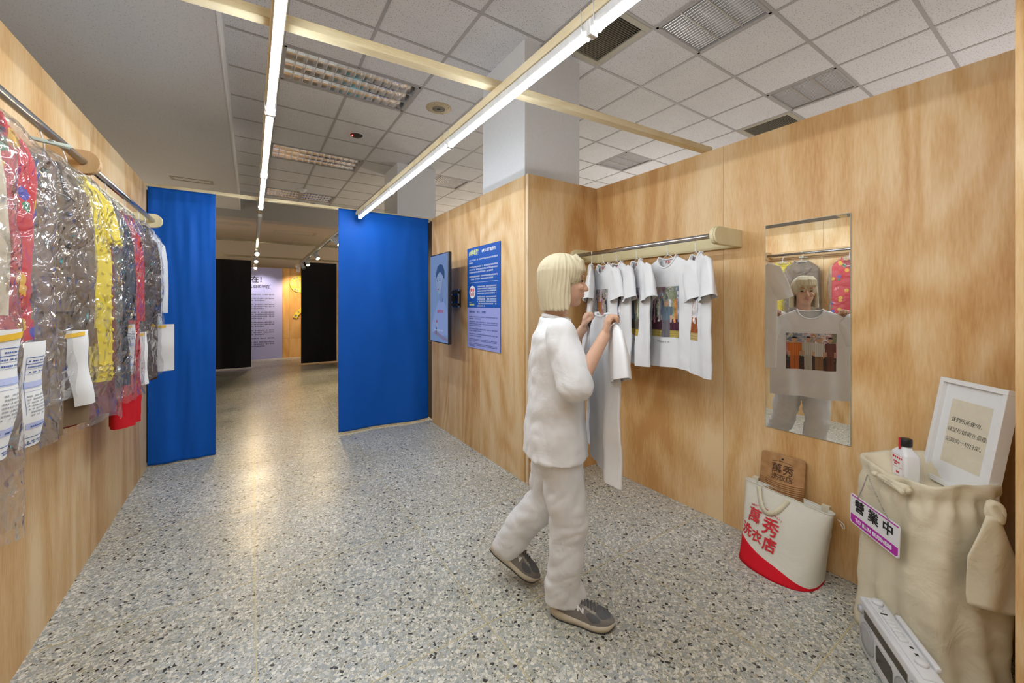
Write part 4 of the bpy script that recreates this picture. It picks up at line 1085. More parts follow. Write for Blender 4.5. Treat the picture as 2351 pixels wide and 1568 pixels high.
# washboard
wl = .40; mw = basis((2.548, 1.03, .556), (0, -1, 0), (-.12, 0, 1) ) 
lean = math.radians(10); up = Vector((math.sin(lean), 0, math.cos(lean))); mw = basis(Vector((2.5325, 1.03, .553)) - up * wl, (0, -1, 0), up)
t = thing('washboard', 'ribbed brown wooden washboard standing in the canvas tote', 'washboard', mw)
def rr2(w, h0, h1, r, n=8):
    return [(-w, h0), (w, h0)] + [(w - r + r * math.cos(PI / 2 * i / n), h1 - r + r * math.sin(PI / 2 * i / n)) for i in range(n + 1)] + [(-w + r - r * math.sin(PI / 2 * i / n), h1 - r + r * math.cos(PI / 2 * i / n)) for i in range(n + 1)]
b = MB(); b.prism(rr2(.112, 0, wl, .016), -.016, 0); bevel(b.build('board', M['board_wood'], t, mw=mw), .003)
b = MB()
for k in range(24):
    y = wl - .152 - k * .0105; b.tube([(-.110, y + .010, .0), (-.05, y, .0005), (0, y - .003, .0005), (.05, y, .0005), (.110, y + .010, 0)], .0042, 8)
b.build('ribs', M['board_wood'], t, mw=mw)
b = MB(); addtext(b, '萬秀', .058, mw @ T((.003, wl - .082, .0006)), bold=.0006); addtext(b, '洗衣店', .037, mw @ T((.003, wl - .127, .0006)), bold=.0004)
for i, ch in enumerate(word):
    if ch != ' ': s = (i - 8) / 17; addtext(b, ch, .0098, mw @ T((s * .105 + .003, wl - .036 - .03 * s * s, .0006)) @ Matrix.Rotation(-s * .6, 4, 'Z'))
b.build('lettering', M['burn'], t, mw=I, label='dark branded characters')
b = MB(); b.lathe([(.001, 0), (.0055, 0), (.0055, .0008), (.001, .0008)], 14, mat=mw @ T((0, wl - .022, 0))); b.build('hanging_hole', M['ink'], t, mw=I)

# ------------------------------------------------------------------ cloth covered stand with things on it
A = Vector((2.32, .665)); B = Vector((2.07, .370)); C = Vector((2.27, .185)); D = Vector((2.525, .43))
def footprint(n=128, rad=.07):
    P = [A, B, C, D]; pts = []
    for i in range(4):
        p, a, c = P[i], P[i - 1], P[(i + 1) % 4]; d0 = (a - p).normalized(); d1 = (c - p).normalized(); r = rad
        p0 = p + d0 * r; p1 = p + d1 * r
        for k in range(9): u = k / 8; pts.append((p0 * (1 - u) ** 2 + p * 2 * u * (1 - u) + p1 * u * u))
    # resample
    L = [0]
    for i in range(len(pts)): L.append(L[-1] + (pts[(i + 1) % len(pts)] - pts[i]).length)
    out = []
    for k in range(n):
        s = L[-1] * k / n; i = max(j for j in range(len(pts)) if L[j] <= s + 1e-9); u = (s - L[i]) / max(1e-9, L[i + 1] - L[i]); out.append(pts[i].lerp(pts[(i + 1) % len(pts)], u))
    return out
FP = footprint(); CEN = (A + B + C + D) / 4; NF = len(FP)
def rim(p):
    w = [(1 / ((p - q).length ** 2 + .004), z) for q, z in ((A, .715), (B, .722), (C, .752), (D, .765), ((A + B) / 2, .700), ((B + C) / 2, .752), ((A + D) / 2, .755))]
    return sum(a * z for a, z in w) / sum(a for a, z in w)
KN = (A + B) / 2 + Vector((.02, .02))
t = thing('cloth_covered_stand', 'knee-high stand draped in cream cloth at the right edge', 'stand', T((CEN.x, CEN.y, 0)))
b = MB(); rings = []
for j in range(37):
    q = j / 36; ring = []
    for k, p in enumerate(FP):
        h = rim(p); z = h * (1 - (1 - q)) ; out = (p - CEN).normalized()
        dk = (p - KN).length; kn = math.exp(-(dk / .10) ** 2)
        f = .009 * math.sin(k * .55 + 1.3 * math.sin(q * 4)) * (.4 + .6 * (1 - q)) + .016 * noise.noise((p.x * 9, p.y * 9, z * 5)) + .012 * abs(noise.noise((p.x * 14 + z * 9, p.y * 14, z * 12 + 3)))
        f += .010 * math.exp(-((q - .90) / .05) ** 2) * math.sin(k * .9) - .012 * math.exp(-((q - .93) / .03) ** 2)
        f += .02 * (1 - q) ** 3 - .010 * q
        ring.append(Vector((min(2.55, p.x + out.x * f), p.y + out.y * f, z)))
    rings.append(ring)
for s_, dz in ((.06, .012), (.14, .006), (.22, -.02), (.32, -.045)):
    ring = []
    for k, p in enumerate(FP):
        h = rim(p); pl = p.lerp(CEN, s_); ring.append(Vector((min(2.55, pl.x), pl.y, max(.662, h + dz) + .006 * noise.noise((pl.x * 20, pl.y * 20, 2)))))
    rings.append(ring)
for s_ in (.42, .7, .97):
    rings.append([Vector((p.lerp(CEN, s_).x, p.lerp(CEN, s_).y, .664 + .006 * noise.noise((p.x * 12 * (1 - s_), p.y * 12, s_)) * (1 - s_))) for p in FP])
b.loft(rings, caps=True); o = b.build('drape', M['cream_cloth'], t, mw=I)
# gathered twist at the front and knot with tail at the right
b = MB(); P0 = Vector((KN.x - .015, KN.y + .01, .70))
for k in range(5):
    a = k * 1.2; b.tube([P0 + Vector((-.10 + .0 * k, -.125 + .004 * k, .012 * math.sin(a))), P0 + Vector((-.045, -.062, -.004 + .010 * math.cos(a))), P0 + Vector((-.02 + .006 * math.sin(a), -.024, .006 * math.cos(a))), P0 + Vector((0, 0, 0))], [.012, .010, .007, .005], 8)
b.ball(P0, (.014, .014, .012)); b.build('gathered_twist', M['cream_cloth'], t, mw=I)
K2 = Vector((2.165, .226, .69))
b = MB()
for k in range(9):
    a = k * .7; r = .030 - .001 * k; b.tube([K2 + Vector((.006 * math.sin(a), 0, 0)) + Vector((-.6 * r * math.cos(q + a) * .6, .5 * r * math.cos(q) - .004, r * math.sin(q + a * .4))) for q in [2 * PI * i / 14 for i in range(14)]], .011, 8, closed=True)
b.build('knot', M['cream_cloth'], t, mw=I)
b = MB(); rings = []
for j in range(25):
    q = j / 24; z = .68 - .33 * q; w = .018 + .055 * min(1, q * 2.2) - .01 * max(0, q - .9) * 5; c = K2 + Vector((-.012 + .012 * q, .006 + .0 * q, 0))
    e = Vector((.72, -.69, 0)); nn = Vector((-.69, -.72, 0)); ring = []
    for k in range(24):
        a = 2 * PI * k / 24; ring.append(Vector((c.x, c.y, z - .012 * math.sin(3 * math.cos(a)) * q)) + e * (w * math.cos(a)) + nn * ((.010 + .012 * math.sin(4 * math.cos(a) + q * 3) * q) + .012 * math.sin(a)))
    rings.append(ring)
b.loft(rings); b.build('cloth_tail', M['cream_cloth'], t, mw=I)

# bottle
t = thing('detergent_bottle', 'white square bottle with black cap standing on the cream cloth stand', 'bottle', T((2.345, .485, .667)) @ Matrix.Rotation(math.radians(-139), 4, 'Z'))
mw = t.matrix_basis
b = MB()
def rsq(w, d, z, r=.012, n=5):
    out = []
    for sx, sy, a0 in ((1, 1, 0), (-1, 1, PI / 2), (-1, -1, PI), (1, -1, 3 * PI / 2)):
        for i in range(n + 1): a = a0 + PI / 2 * i / n; out.append((sx * (w - r) + r * math.cos(a), sy * (d - r) + r * math.sin(a), z))
    return out
b.loft([rsq(.046, .026, 0), rsq(.048, .028, .004), rsq(.048, .028, .105), rsq(.044, .025, .113), rsq(.018, .016, .135, .012), rsq(.016, .015, .140, .0145), rsq(.016, .015, .150, .0145)])
b.build('bottle_body', M['bottle'], t, mw=mw)
b = MB(); b.lathe([(.001, .141), (.021, .141), (.022, .144), (.022, .170), (.020, .173), (.001, .173)], 28); b.build('cap', M['dark'], t, mw=mw)
b = MB(); b.grid(lambda u, v: (.0226 * math.sin((u - .5) * .6), -.0226 * math.cos((u - .5) * .6), .176 - .05 * v) if v < .62 else (.0226 * math.sin((u - .5) * .6), -.0226 * math.cos((u - .5) * .6) , .176 - .05 * v), 4, 6); b.build('seal_strip', M['ink_red'], t, mw=mw, label='red seal strip')
lm = mw @ basis((0, -.0283, .056), (1, 0, 0), (0, 0, 1))
b = MB(); b.box(-.034, .034, -.045, .045, 0, .0004, 0, lm); b.build('label', M['paper'], t, mw=I)
b = MB()
for q in ((-.033, .033, .0435, .0442), (-.033, .033, -.0442, -.0435), (-.033, -.0325, -.044, .044), (.0325, .033, -.044, .044)): b.box(*q, .0004, .0007, 0, lm)
for k in range(5): b.lathe([(.0042, .0004), (.0047, .0004), (.0047, .0007), (.0042, .0007)], 14, mat=lm @ T((-.024 + .012 * k, .033, 0)))
addtext(b, '萬秀洗衣店', .008, lm @ T((-.006, .012, .0006)), bold=.0002); addtext(b, '洗衣精', .006, lm @ T((-.012, .003, .0006)), bold=.0002)
greek(b, -.028, .0, -.008, .003, lm, 0, 1, z=.0007); greek(b, .005, .028, -.008, .003, lm, 0, 2, z=.0007); addtext(b, '萬秀', .009, lm @ T((0, -.03, .0006)), bold=.0004)
b.build('label_print', M['ink_red'], t, mw=I)

# framed handwriting
f_ = 1.06; yaw = -2.366; le = .172; fw, fh = .2742 * f_, .4113 * f_
e = Vector((math.cos(yaw), math.sin(yaw), 0)); nbk = Vector((-e.y, e.x, 0)); up = nbk * math.sin(le) + Vector((0, 0, math.cos(le)))
p0 = Vector((2.3128 * f_, .4342 * f_, HC + (.7152 - HC) * f_))
mw = basis(p0, e, up); t = thing('picture_frame', 'white deep-framed handwritten note leaning on the cloth stand', 'picture', mw)
b = MB(); fwid = .019; dp = .04
for q in ((0, fw, fh - fwid, fh), (0, fw, 0, fwid), (0, fwid, fwid, fh - fwid), (fw - fwid, fw, fwid, fh - fwid)): b.box(*q, -dp, 0)
bevel(b.build('frame', M['white_plastic'], t, mw=mw), .0015)
b = MB(); b.box(fwid, fw - fwid, fwid, fh - fwid, -.02, -.016); b.build('mount', M['paper'], t, mw=mw)
b = MB(); b.box(.2 * fw, .8 * fw, .21 * fh, .815 * fh, -.016, -.0155); b.build('note_paper', M['paper_warm'], t, mw=mw)
b = MB(); b.add([(fwid, fwid, -.012), (fw - fwid, fwid, -.012), (fw - fwid, fh - fwid, -.012), (fwid, fh - fwid, -.012)], [(0, 1, 2, 3)]); b.build('glass', M['glass'], t, mw=mw)
b = MB()
for k, s in enumerate(('我們所能做的，', '就是珍惜現在還能', '記錄的一切日常。')):
    addtext(b, s, .0215, mw @ T((.24 * fw - (.008 if k else 0), fh * (.625 - .098 * k), -.0150)), align='LEFT', shear=.15, bold=-.0004)
b.build('handwriting', M['ink'], t, mw=I)

# hanging sign
A2 = Vector((A.x, A.y, 0)); B2 = Vector((B.x, B.y, 0)); ex = (B2 - A2).normalized(); nz = ex.cross(Vector((0, 0, 1))); 
sgn_up = Vector((0, 0, 1))
cpos = (A2 + B2) / 2 + ex * -.012 + nz * .035 + Vector((0, 0, .497))
tilt = math.radians(-2.5); xd = (ex * math.cos(tilt) + Vector((0, 0, 1)) * math.sin(tilt)); yd = (Vector((0, 0, 1)) * math.cos(tilt) - ex * math.sin(tilt))
mw = basis(cpos, xd, yd); t = thing('business_sign', 'white and magenta shop sign hung on a chain against the cream cloth', 'sign', mw)
sw, sh = .130, .066
def rrect(w, h, r, n=6):
    o = []
    for sx, sy, a0 in ((1, 1, 0), (-1, 1, PI / 2), (-1, -1, PI), (1, -1, 3 * PI / 2)):
        for i in range(n + 1): a = a0 + PI / 2 * i / n; o.append((sx * (w - r) + r * math.cos(a), sy * (h - r) + r * math.sin(a)))
    return o
b = MB(); b.prism(rrect(sw, sh, .012), -.003, 0); b.build('plate', M['sign_white'], t, mw=mw)
b = MB(); b.box(-sw + .006, sw - .006, sh - .010, sh - .005, 0, .0005)
b.prism([(-sw + .005, -sh + .042), (-sw + .005, -sh + .014), (-sw + .014, -sh + .005), (sw - .014, -sh + .005), (sw - .005, -sh + .014), (sw - .005, -sh + .042)], 0, .0005); b.build('magenta_band', M['magenta'], t, mw=mw)
b = MB()
for k, ch in enumerate('營業中'): addtext(b, ch, .056, mw @ T((-.075 + .075 * k, .020, .0006)), bold=.0015)
b.build('characters', M['ink'], t, mw=I)
b = MB(); addtext(b, 'TO RUN BUSINESS', .0225, mw @ T((0, -.043, .001)), bold=.0008, spacing=1.05); b.build('english_line', M['ink_white'], t, mw=I)
b = MB(); kp = mw.inverted() @ (P0 + Vector((-.02, .02, -.005)))
for sx in (-.085, .085):
    pts = [Vector((sx, sh - .004, .003)).lerp(kp, q / 26) + Vector((0, -.010 * math.sin(PI * q / 26), 0)) for q in range(27)]
    for q in range(26):
        m_ = (pts[q] + pts[q + 1]) / 2; b.ball(m_, (.0026, .0026, .0026), n=6, m=4)
    b.tube(pts, .0011, 5)
b.build('chain', M['steel'], t, mw=mw)

# radio
mw = basis((2.107, .576, 0), (-.807, -.59, 0), (.59, -.807, 0)); t = thing('cassette_radio', 'white cassette radio standing on the terrazzo before the cream stand', 'radio', mw)
RL, RH, RD = .40, .208, .078   # local x length, y depth (back), z up; front face at y=0
b = MB(); b.rbox(0, RL, 0, RD, .004, RH, .006); b.build('case', M['radio_white'], t, mw=mw)
b = MB(); b.rbox(.012, RL - .012, .018, RD - .010, RH - .002, RH + .006, .003); b.build('top_plate', M['radio_white'], t, mw=mw)
b = MB(); b.rbox(.10, RL - .06, RD - .006, RD + .012, RH - .004, RH + .014, .004); b.build('handle', M['radio_white'], t, mw=mw)
fm = lambda x, z: mw @ basis((x, -.0005, z), (1, 0, 0), (0, 0, 1))
b = MB(); b.box(.045, RL - .055, -.001, .001, RH - .062, RH - .028); b.build('dial_surround', M['radio_tan'], t, mw=mw)
b = MB(); b.box(.050, RL - .060, -.002, .001, RH - .058, RH - .031); b.build('tuning_dial', M['radio_dial'], t, mw=mw)
for x in (.075, RL - .075):
    b = MB(); b.lathe([(.001, .004), (.03, .003), (.05, .006), (.052, 0), (.054, .004), (.056, 0)], 36, mat=fm(x, .085)); b.build('speaker_grille', M['radio_grille'], t, mw=I)
b = MB(); b.prism([(.14, .03), (.26, .03), (.275, .05), (.275, .115), (.26, .135), (.14, .135), (.13, .12), (.13, .045)], 0, .002, mat=fm(0, 0)); b.build('cassette_door', M['radio_white'], t, mw=I)
b = MB(); b.prism([(.15, .055), (.25, .055), (.258, .065), (.258, .11), (.25, .12), (.15, .12), (.143, .11), (.143, .065)], .002, .003, mat=fm(0, 0)); b.build('cassette_window', M['radio_dial'], t, mw=I)
for x in (.020, RL - .025):
    b = MB(); b.lathe([(.001, .010), (.013, .010), (.015, .007), (.015, 0), (.017, .002), (.018, 0)], 24, mat=fm(x + .004, RH - .040)); b.build('knob', M['radio_grille'], t, mw=I)
for x in (.040, RL - .075):
    b = MB(); b.lathe([(.001, .012), (.015, .012), (.018, .008), (.018, 0)], 24, mat=mw @ T((x, .045, RH + .005))); b.build('dial_knob', M['radio_white'], t, mw=I)
for k in range(6):
    b = MB(); b.rbox(.118 + k * .0205, .136 + k * .0205, .026, .052, RH + .004, RH + .014, .003); b.build('key', M['radio_white'], t, mw=mw)
b = MB()
for x0, x1, y0, y1 in ((.098, .106, .028, .05), (.252, .262, .045, .055), (.282, .292, .045, .055)): b.box(x0, x1, y0, y1, RH + .005, RH + .0065)
b.build('slots', M['dark'], t, mw=mw)
b = MB(); b.tube([(.055, .04, RH + .006), (.062, .052, RH + .006), (.07, .035, RH + .006), (.078, .05, RH + .006), (.088, .04, RH + .006)], .0015, 6); b.box(.02, .21, .012, .0135, RH - .001, RH + .0003); b.build('moulding_line', M['radio_grille'], t, mw=mw)

# ------------------------------------------------------------------ person
PX, PY = 1.19, 1.44; RT = Vector((-.53, -.85, 0)); FW = Vector((.85, -.53, 0))
pm = basis((PX, PY, 0), RT, FW, (0, 0, 1))   # local: x = right, y = forward (mirrored-handed handled by explicit axes)
def Wd(r, f, z): return Vector((PX, PY, 0)) + RT * r + FW * f + Vector((0, 0, z))
def fuse(name, mb, mat, voxel, smooth, parent, smooth_f=.5, label=None):
    tmp = mb.build('tmp', mat); r = tmp.modifiers.new('r', 'REMESH'); r.mode = 'VOXEL'; r.voxel_size = voxel; r.use_smooth_shade = True
    s = tmp.modifiers.new('s', 'SMOOTH'); s.iterations = smooth; s.factor = smooth_f
    dg = bpy.context.evaluated_depsgraph_get(); dg.update(); me = bpy.data.meshes.new_from_object(tmp.evaluated_get(dg))
    bpy.data.objects.remove(tmp); me.name = name; me.materials.clear(); me.materials.append(mat)
    o = bpy.data.objects.new(name, me); COL.objects.link(o); o.parent = parent; place(o, Matrix.Identity(4))
    if label: o['label'] = label
    return o
def ering(c, ux, uy, rx, ry, n=28, sup=.9):
    out = []
    for k in range(n):
        a = 2 * PI * k / n; ca, sa = math.cos(a), math.sin(a)
        out.append(c + ux * rx * abs(ca) ** sup * (1 if ca > 0 else -1) + uy * ry * abs(sa) ** sup * (1 if sa > 0 else -1))
    return out
def limb(mb, pts, rs, n=16):
    P = [Vector(p) for p in pts]; 
    Q = []; R = []
    for i in range(len(P) - 1):
        for k in range(6): u = k / 6; Q.append(P[i].lerp(P[i + 1], u)); R.append(rs[i] + (rs[i + 1] - rs[i]) * u)
    Q.append(P[-1]); R.append(rs[-1]); mb.tube(Q, R, n)
    for p, r in zip(P, rs): mb.ball(p, r, n=14, m=8)
per = thing('person', 'person in white T-shirt and white trousers with blonde bob holding up a shirt', 'person', T((PX, PY, 0)))
bpy.context.view_layer.update()
# torso / head turn a little towards the mirror
sm = MB()
HEAD = Wd(0, .045, 1.515); UP = Vector((0, 0, 1))
hm = Matrix((RT, FW, UP)).transposed().to_4x4()
def H(r, f, z): return HEAD + RT * r + FW * f + UP * z
sm.ball(H(0, -.008, .035), (.073, .092, .085), mat=hm, n=28, m=18)            # skull
sm.ball(H(0, .022, -.03), (.058, .066, .082), mat=hm, n=24, m=14)             # face/jaw
sm.ball(H(0, .05, -.088), (.028, .028, .022), mat=hm)                         # chin
sm.ball(H(0, .070, -.010), (.026, .020, .020), mat=hm)
sm.tube([H(0, .082, .018), H(0, .094, -.010), H(0, .104, -.026)], [.008, .010, .012], 10); sm.ball(H(0, .104, -.028), .0125)   # nose
for s in (-1, 1):
    sm.ball(H(s * .011, .094, -.032), .0085); sm.ball(H(s * .034, .072, -.022), (.022, .016, .018), mat=hm)
    sm.ball(H(s * .033, .079, .030), (.024, .010, .008), mat=hm)              # brow
    sm.ball(H(s * .073, .0, -.008), (.008, .018, .030), mat=hm)               # ear
sm.ball(H(0, .084, -.052), (.020, .010, .006), mat=hm); sm.ball(H(0, .083, -.062), (.017, .010, .007), mat=hm)
limb(sm, [H(0, -.015, -.06), Wd(0, .0, 1.36), Wd(0, -.01, 1.30)], [.054, .052, .06])
tr_ = [(0, 0, .80, .145, .105), (0, 0, .90, .15, .105), (0, 0, 1.0, .13, .095), (0, .005, 1.12, .14, .10), (0, .005, 1.24, .155, .10), (0, 0, 1.31, .12, .07), (0, 0, 1.35, .06, .05)]
sm.loft([ering(Wd(r, f, z), RT, FW, a, c2) for r, f, z, a, c2 in tr_])
JR = {'sh': (.165, 0, 1.295), 'el': (.265, .05, 1.075), 'wr': (.222, .178, 1.285)}
JL = {'sh': (-.165, 0, 1.295), 'el': (-.265, .05, 1.075), 'wr': (-.222, .178, 1.285)}
for J, s in ((JR, 1), (JL, -1)):
    limb(sm, [Wd(*J['sh']), Wd(*J['el']), Wd(*J['wr'])], [.045, .036, .024])
    w = Wd(*J['wr']); p = w + FW * .012 + UP * .05
    # palm, gripping the cloth at the shoulder seam
    sm.loft([ering(w.lerp(p, q), RT, FW, .018 + .014 * q, .014 - .002 * q, 14) for q in (0, .4, .8, 1, 1.15)])
    for k, (ln, off) in enumerate(((.052, -.026), (.060, -.009), (.056, .009), (.044, .025))):
        b0 = p + RT * off * 1.0 + UP * .008; b1 = b0 + UP * ln * .42 + FW * ln * .25; b2 = b1 + FW * ln * .42 - UP * ln * .02; b3 = b2 + FW * ln * .10 - UP * ln * .38
        limb(sm, [b0, b1, b2, b3], [.0095, .0088, .008, .007], 10)
    th0 = w + UP * .022 - RT * s * .018 + FW * .004; limb(sm, [th0, th0 - RT * s * .012 + UP * .022 + FW * .018, th0 - RT * s * .006 + UP * .038 + FW * .036], [.012, .010, .0085], 10)
hipR, kneeR, ankR = (.09, 0, .80), (.085, .055, .45), (.05, .02, .10)
hipL, kneeL, ankL = (-.09, 0, .80), (-.13, -.02, .45), (-.19, -.235, .155)
for h, k, a in ((hipR, kneeR, ankR), (hipL, kneeL, ankL)): limb(sm, [Wd(*h), Wd(*k), Wd(*a)], [.085, .055, .036])
body = fuse('body', sm, M['skin'], .0045, 3, per)
# face details
b = MB()
for s in (-1, 1): b.ball(H(s * .033, .0795, .008), (.011, .005, .0050), mat=hm, n=14, m=8); 
b.build('eyes', M['eye'], body, mw=I); b = MB()
for s in (-1, 1): b.tube([H(s * .016, .087, .030), H(s * .035, .086, .036), H(s * .054, .074, .030)], [.003, .0035, .002], 6)
b.build('eyebrows', M['board_wood'], body, mw=I)
b = MB(); b.ball(H(0, .0905, -.052), (.019, .005, .004), mat=hm); b.ball(H(0, .0895, -.061), (.016, .005, .005), mat=hm); b.build('lips', M['lip'], body, mw=I)
# hair: bob
hb = MB(); hb.ball(H(0, -.018, .048), (.090, .108, .094), mat=hm, n=28, m=18)
rings = []
for j in range(12):
    q = j / 11; z = .06 - .185 * q; rings.append([H((.090 + .012 * q) * math.sin(a) , -.018 + (-.108 - .004 * q + .02 * q * q) * math.cos(a), z + .004 * math.sin(a * 14)) for a in [(-1.9 + 3.8 * i / 40) for i in range(41)]])
outer = rings; inner = [[p.lerp(H(0, -.01, 0) + UP * (p.z - HEAD.z), .24) for p in r] for r in rings]
v = []; f = []
hb.loft([o_ + list(reversed(i_)) for o_, i_ in zip(outer, inner)])
# fringe
hb.grid(lambda u, v_: H(-.072 + .144 * u, .068 + .022 * math.sin(PI * u) - .004 * v_, .105 - .062 * v_), 12, 4)
for i in range(15):
    x = -.07 + .01 * i; hb.tube([H(x * .6, .045, .125), H(x * .9, .082 - 3.2 * x * x, .095), H(x, .094 - 5.2 * x * x, .052)], [.012, .010, .006], 8)
hair = fuse('hair', hb, M['hair'], .005, 2, body)
for v in hair.data.vertices:
    d = v.co - HEAD; a = math.atan2(d.dot(RT), d.dot(FW)); w_ = min(1, max(0, (.12 - d.z) / .12))
    v.co += v.normal * (.0035 * math.sin(a * 34 + 2 * math.sin(d.z * 20)) * w_ + .004 * noise.noise((a * 5, d.z * 6, 2))) + UP * (-.014 * abs(noise.noise((a * 6, 1, 4))) * (1 if d.z < -.09 else 0))
# T-shirt
ts = MB()
ts.loft([ering(Wd(0, f, z), RT, FW, a, c2, 40) for f, z, a, c2 in ((0, .735, .222, .150), (0, .78, .214, .146), (0, .90, .196, .134), (.004, 1.05, .190, .126), (.006, 1.18, .192, .122), (0, 1.27, .186, .105), (0, 1.315, .14, .080), (0, 1.355, .078, .066))])
for J, s in ((JR, 1), (JL, -1)):
    a, c2 = Wd(*J['sh']), Wd(*J['el']); limb(ts, [a, a.lerp(c2, .45), a.lerp(c2, .92)], [.066, .074, .080])
tee = fuse('shirt', ts, M['tee_person'], .0075, 5, body)
for v in tee.data.vertices:
    n = noise.noise((v.co.x * 9, v.co.y * 9, v.co.z * 14)) * .008 + abs(noise.noise((v.co.x * 16 + v.co.z * 8, v.co.y * 16, v.co.z * 9))) * .008
    v.co += v.normal * (n - .002)
b = MB(); b.tube([Wd(.062 * math.cos(a), .008 + .060 * math.sin(a), 1.352 - .012 * math.sin(a)) for a in [2 * PI * q / 40 for q in range(40)]], .010, 8, closed=True); b.build('collar', M['tee_person'], body, mw=I)
# trousers
tq = MB(); tq.loft([ering(Wd(0, 0, z), RT, FW, a, c2, 32) for z, a, c2 in ((.70, .17, .125), (.80, .175, .128), (.92, .155, .115))])
limb(tq, [Wd(*hipR), Wd(*kneeR), Wd(.055, .03, .12)], [.105, .088, .074]); limb(tq, [Wd(*hipL), Wd(*kneeL), Wd(-.185, -.215, .185)], [.105, .088, .078])
tq.loft([ering(Wd(.055, .03 + o, z), RT, FW, a, c2, 24) for o, z, a, c2 in ((0, .16, .070, .078), (.012, .10, .070, .094), (.016, .062, .068, .098))])
leg = fuse('trousers', tq, M['trouser'], .008, 4, body)
for v in leg.data.vertices:
    n = noise.noise((v.co.x * 8, v.co.y * 8, v.co.z * 10)) * .012 + abs(noise.noise((v.co.x * 12, v.co.y * 12 + v.co.z * 10, v.co.z * 14))) * .012
    v.co += v.normal * (n - .004)
# sneakers
def sneaker(mw):
    t = bpy.data.objects.new('sneaker', None); COL.objects.link(t); t.parent = per; place(t, mw)
    # local: x forward (heel 0 .. toe .285), y left/right, z up
    def outline(q):  # half widths (inner, outer) along the length
        return catmull([(0, .012), (.03, .030), (.08, .036), (.13, .037), (.19, .047), (.23, .046), (.262, .034), (.28, .014), (.285, .004)], q)
    xs = [0, .006, .02, .04, .07, .10, .13, .16, .19, .215, .24, .26, .273, .281, .285]
    def bot(x): return .002 + .020 * max(0, (x - .22) / .065) ** 2
    def soletop(x): return catmull([(0, .045), (.05, .040), (.12, .030), (.2, .027), (.285, .036)], x)
    b = MB(); b.loft([[Vector((x, -outline(x) * 1.0, bot(x))), Vector((x, outline(x), bot(x))), Vector((x, outline(x) * 1.06, (bot(x) + soletop(x)) / 2)), Vector((x, outline(x) * 1.03, soletop(x))), Vector((x, -outline(x) * 1.03, soletop(x))), Vector((x, -outline(x) * 1.06, (bot(x) + soletop(x)) / 2))] for x in xs]); b.build('midsole', M['shoe_sole'], t, mw=mw)
    b = MB(); b.loft([[Vector((x, -outline(x) * 1.02, bot(x) - .004)), Vector((x, outline(x) * 1.02, bot(x) - .004)), Vector((x, outline(x) * 1.02, bot(x) + .002)), Vector((x, -outline(x) * 1.02, bot(x) + .002))] for x in xs]); b.build('outsole', M['shoe_out'], t, mw=mw)
    def top(x): return catmull([(0, .085), (.03, .092), (.08, .098), (.11, .100), (.15, .090), (.19, .076), (.23, .066), (.262, .054), (.28, .042), (.285, .036)], x)
    def up(x, a):  # a 0..pi across
        w = outline(x) * 1.0; h = top(x) - soletop(x) + .006; c = math.cos(a); return Vector((x, w * abs(c) ** .75 * (1 if c > 0 else -1), soletop(x) - .006 + h * max(0, math.sin(a)) ** .62))
    b = MB(); b.loft([[up(x, PI * k / 20) for k in range(21)] for x in xs], caps=True, ringclosed=False); b.build('upper', M['shoe_grey'], t, mw=mw)
    def patch(xa, a_, nme, mat, o=.0015):
        b = MB()
        def fn(u, v):
            x = xa(u); aa = a_(u, v); p = up(x, aa); q = p - Vector((x, 0, soletop(x))); q.x = 0; return p + q.normalized() * o
        b.grid(fn, 14, 8); b.build(nme, mat, t, mw=mw)
    patch(lambda u: .205 + .062 * u, lambda u, v: PI * (.5 + (v - .5) * (.50 * math.sin(PI * (.15 + .8 * u)))), 'toe_mesh', M['shoe_mesh'])
    for sd in (1, -1):
        g0 = (lambda q: q) if sd > 0 else (lambda q: PI - q)
        patch(lambda u: .166 + .060 * u, lambda u, v, g0=g0: g0(PI * (.16 + (v - .5) * .22 * math.sin(PI * (.04 + .92 * u)) ** .6)), 'side_mesh', M['shoe_mesh'])
        patch(lambda u: .152 + .052 * u, lambda u, v, g0=g0: g0(PI * (.34 + (v - .5) * .10)), 'eyestay', M['shoe_light'])
        b = MB()
        addtext(b, 'N', .040, None, fn=lambda p, sd=sd: (lambda q, n_: q + n_ * (.0035 + p.z * 2))(up(.139 - sd * p.x, PI * (.20 + p.y * 4.6) if sd > 0 else PI - PI * (.20 + p.y * 4.6)), Vector((0, sd * .8, .5))), bold=.0022)
        b.build('letter_patch', M['paper'], t, mw=mw)
    b = MB()
    for k in range(6):
        x = .120 + k * .0145; b.tube([up(x, PI * .36) + Vector((0, 0, .004)), up(x + .004, PI * .5) + Vector((0, 0, .006)), up(x + .008, PI * .64) + Vector((0, 0, .004))], .0035, 8)
    b.build('laces', M['shoe_mesh'], t, mw=mw)
    b = MB(); b.tube([up(.0 + .1 * q / 10, PI * .5) + Vector((0, 0, .004)) for q in range(11)], .010, 8); b.build('heel_collar', M['shoe_light'], t, mw=mw)
    return t
hd = Vector((1.148, 1.413, .003)); fd = Vector((.60, -.80, 0)); sneaker(basis(hd, fd, UP.cross(fd)))
fd2 = Vector((.62, -.60, -.52)).normalized(); lt = UP.cross(fd2).normalized(); sneaker(basis(Vector((1.035, 1.775, .150)), fd2, lt, fd2.cross(lt)))

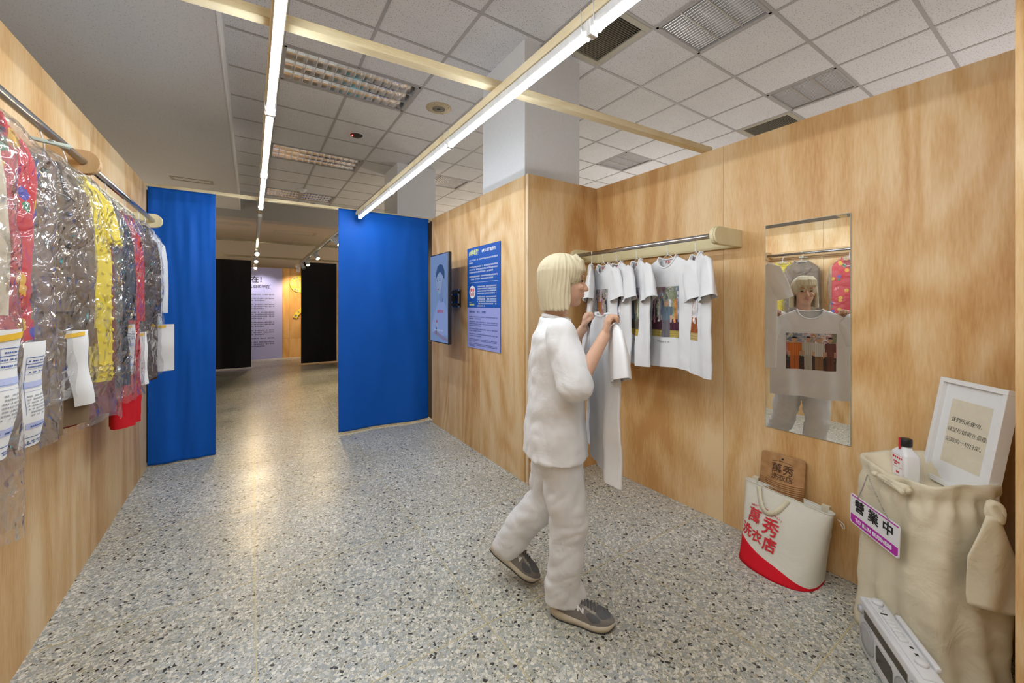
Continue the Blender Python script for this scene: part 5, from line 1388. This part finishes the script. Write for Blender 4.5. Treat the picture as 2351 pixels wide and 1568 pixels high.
# shirt held up in front of the chest
hw = basis(Wd(0, .222, 1.375), -RT, -FW)   # front of the print faces away from the body, towards the mirror
g_ = Garment([(0, .08), (.02, .13), (.05, .20), (.085, .25), (.14, .268), (.3, .272), (.72, .27)], [(0, .012), (.05, .018), (.12, .022), (.72, .028)], .70, .012, 3.3)
t = thing('t_shirt', 'white T-shirt printed with a group of people, held up by the walking person', 'T-shirt', hw, 'printed white T-shirts on the rail')
del t['group']
g_.body().build('body', M['tee'], t, mw=hw); g_.collar().build('collar', M['tee'], t, mw=hw)
for sd in (-1, 1): g_.sleeve(sd, [(.20, 0, -.085), (.235, 0, -.11), (.275, 0, -.18), (.30, 0, -.26)], [.06, .08, .085, .09], [.014, .022, .028, .030]).build('sleeve', M['tee'], t, mw=hw)
photo(g_, 'group', -.165, .165, .19, .48, t, hw, 110, 96)

# ------------------------------------------------------------------ light
def area(loc, size, energy, col, rot=(0, 0, 0), sy=None):
    li = bpy.data.lights.new('ceiling_fill', 'AREA'); li.energy = energy; li.color = col; li.size = size
    if sy: li.shape = 'RECTANGLE'; li.size_y = sy
    o = bpy.data.objects.new('ceiling_fill', li); COL.objects.link(o); o.location = loc; o.rotation_euler = rot
# unseen point lights added beyond the partitions to brighten the ceiling
def fill_point(loc, energy, col, r=.25):
    li = bpy.data.lights.new('ceiling_fill', 'POINT'); li.energy = energy; li.color = col; li.shadow_soft_size = r
    o = bpy.data.objects.new('ceiling_fill', li); COL.objects.link(o); o.location = loc
for x, y, e, c in ((5.6, .2, 34, (1, .90, .86)), (5.6, 4.2, 34, (1, .95, .92)), (5.2, 8.2, 60, (1, .86, .70)), (-3.4, .2, 34, (1, .96, .92)), (-3.4, 9.5, 60, (1, .82, .62)), (4.6, 12.2, 40, (1, .78, .52))): fill_point((x, y, 1.8), e, c)
w = bpy.data.worlds.new('world'); scene.world = w; w.use_nodes = True
w.node_tree.nodes['Background'].inputs[0].default_value = (.8, .85, 1, 1); w.node_tree.nodes['Background'].inputs[1].default_value = .02
vs = scene.view_settings; vs.view_transform = 'Standard'; vs.look = 'None'; vs.exposure = 1.05; vs.gamma = 1; vs.use_curve_mapping = False
scene.cycles.transparent_max_bounces = 24; scene.cycles.max_bounces = 7; scene.cycles.adaptive_threshold = .025; scene.cycles.use_denoising = True
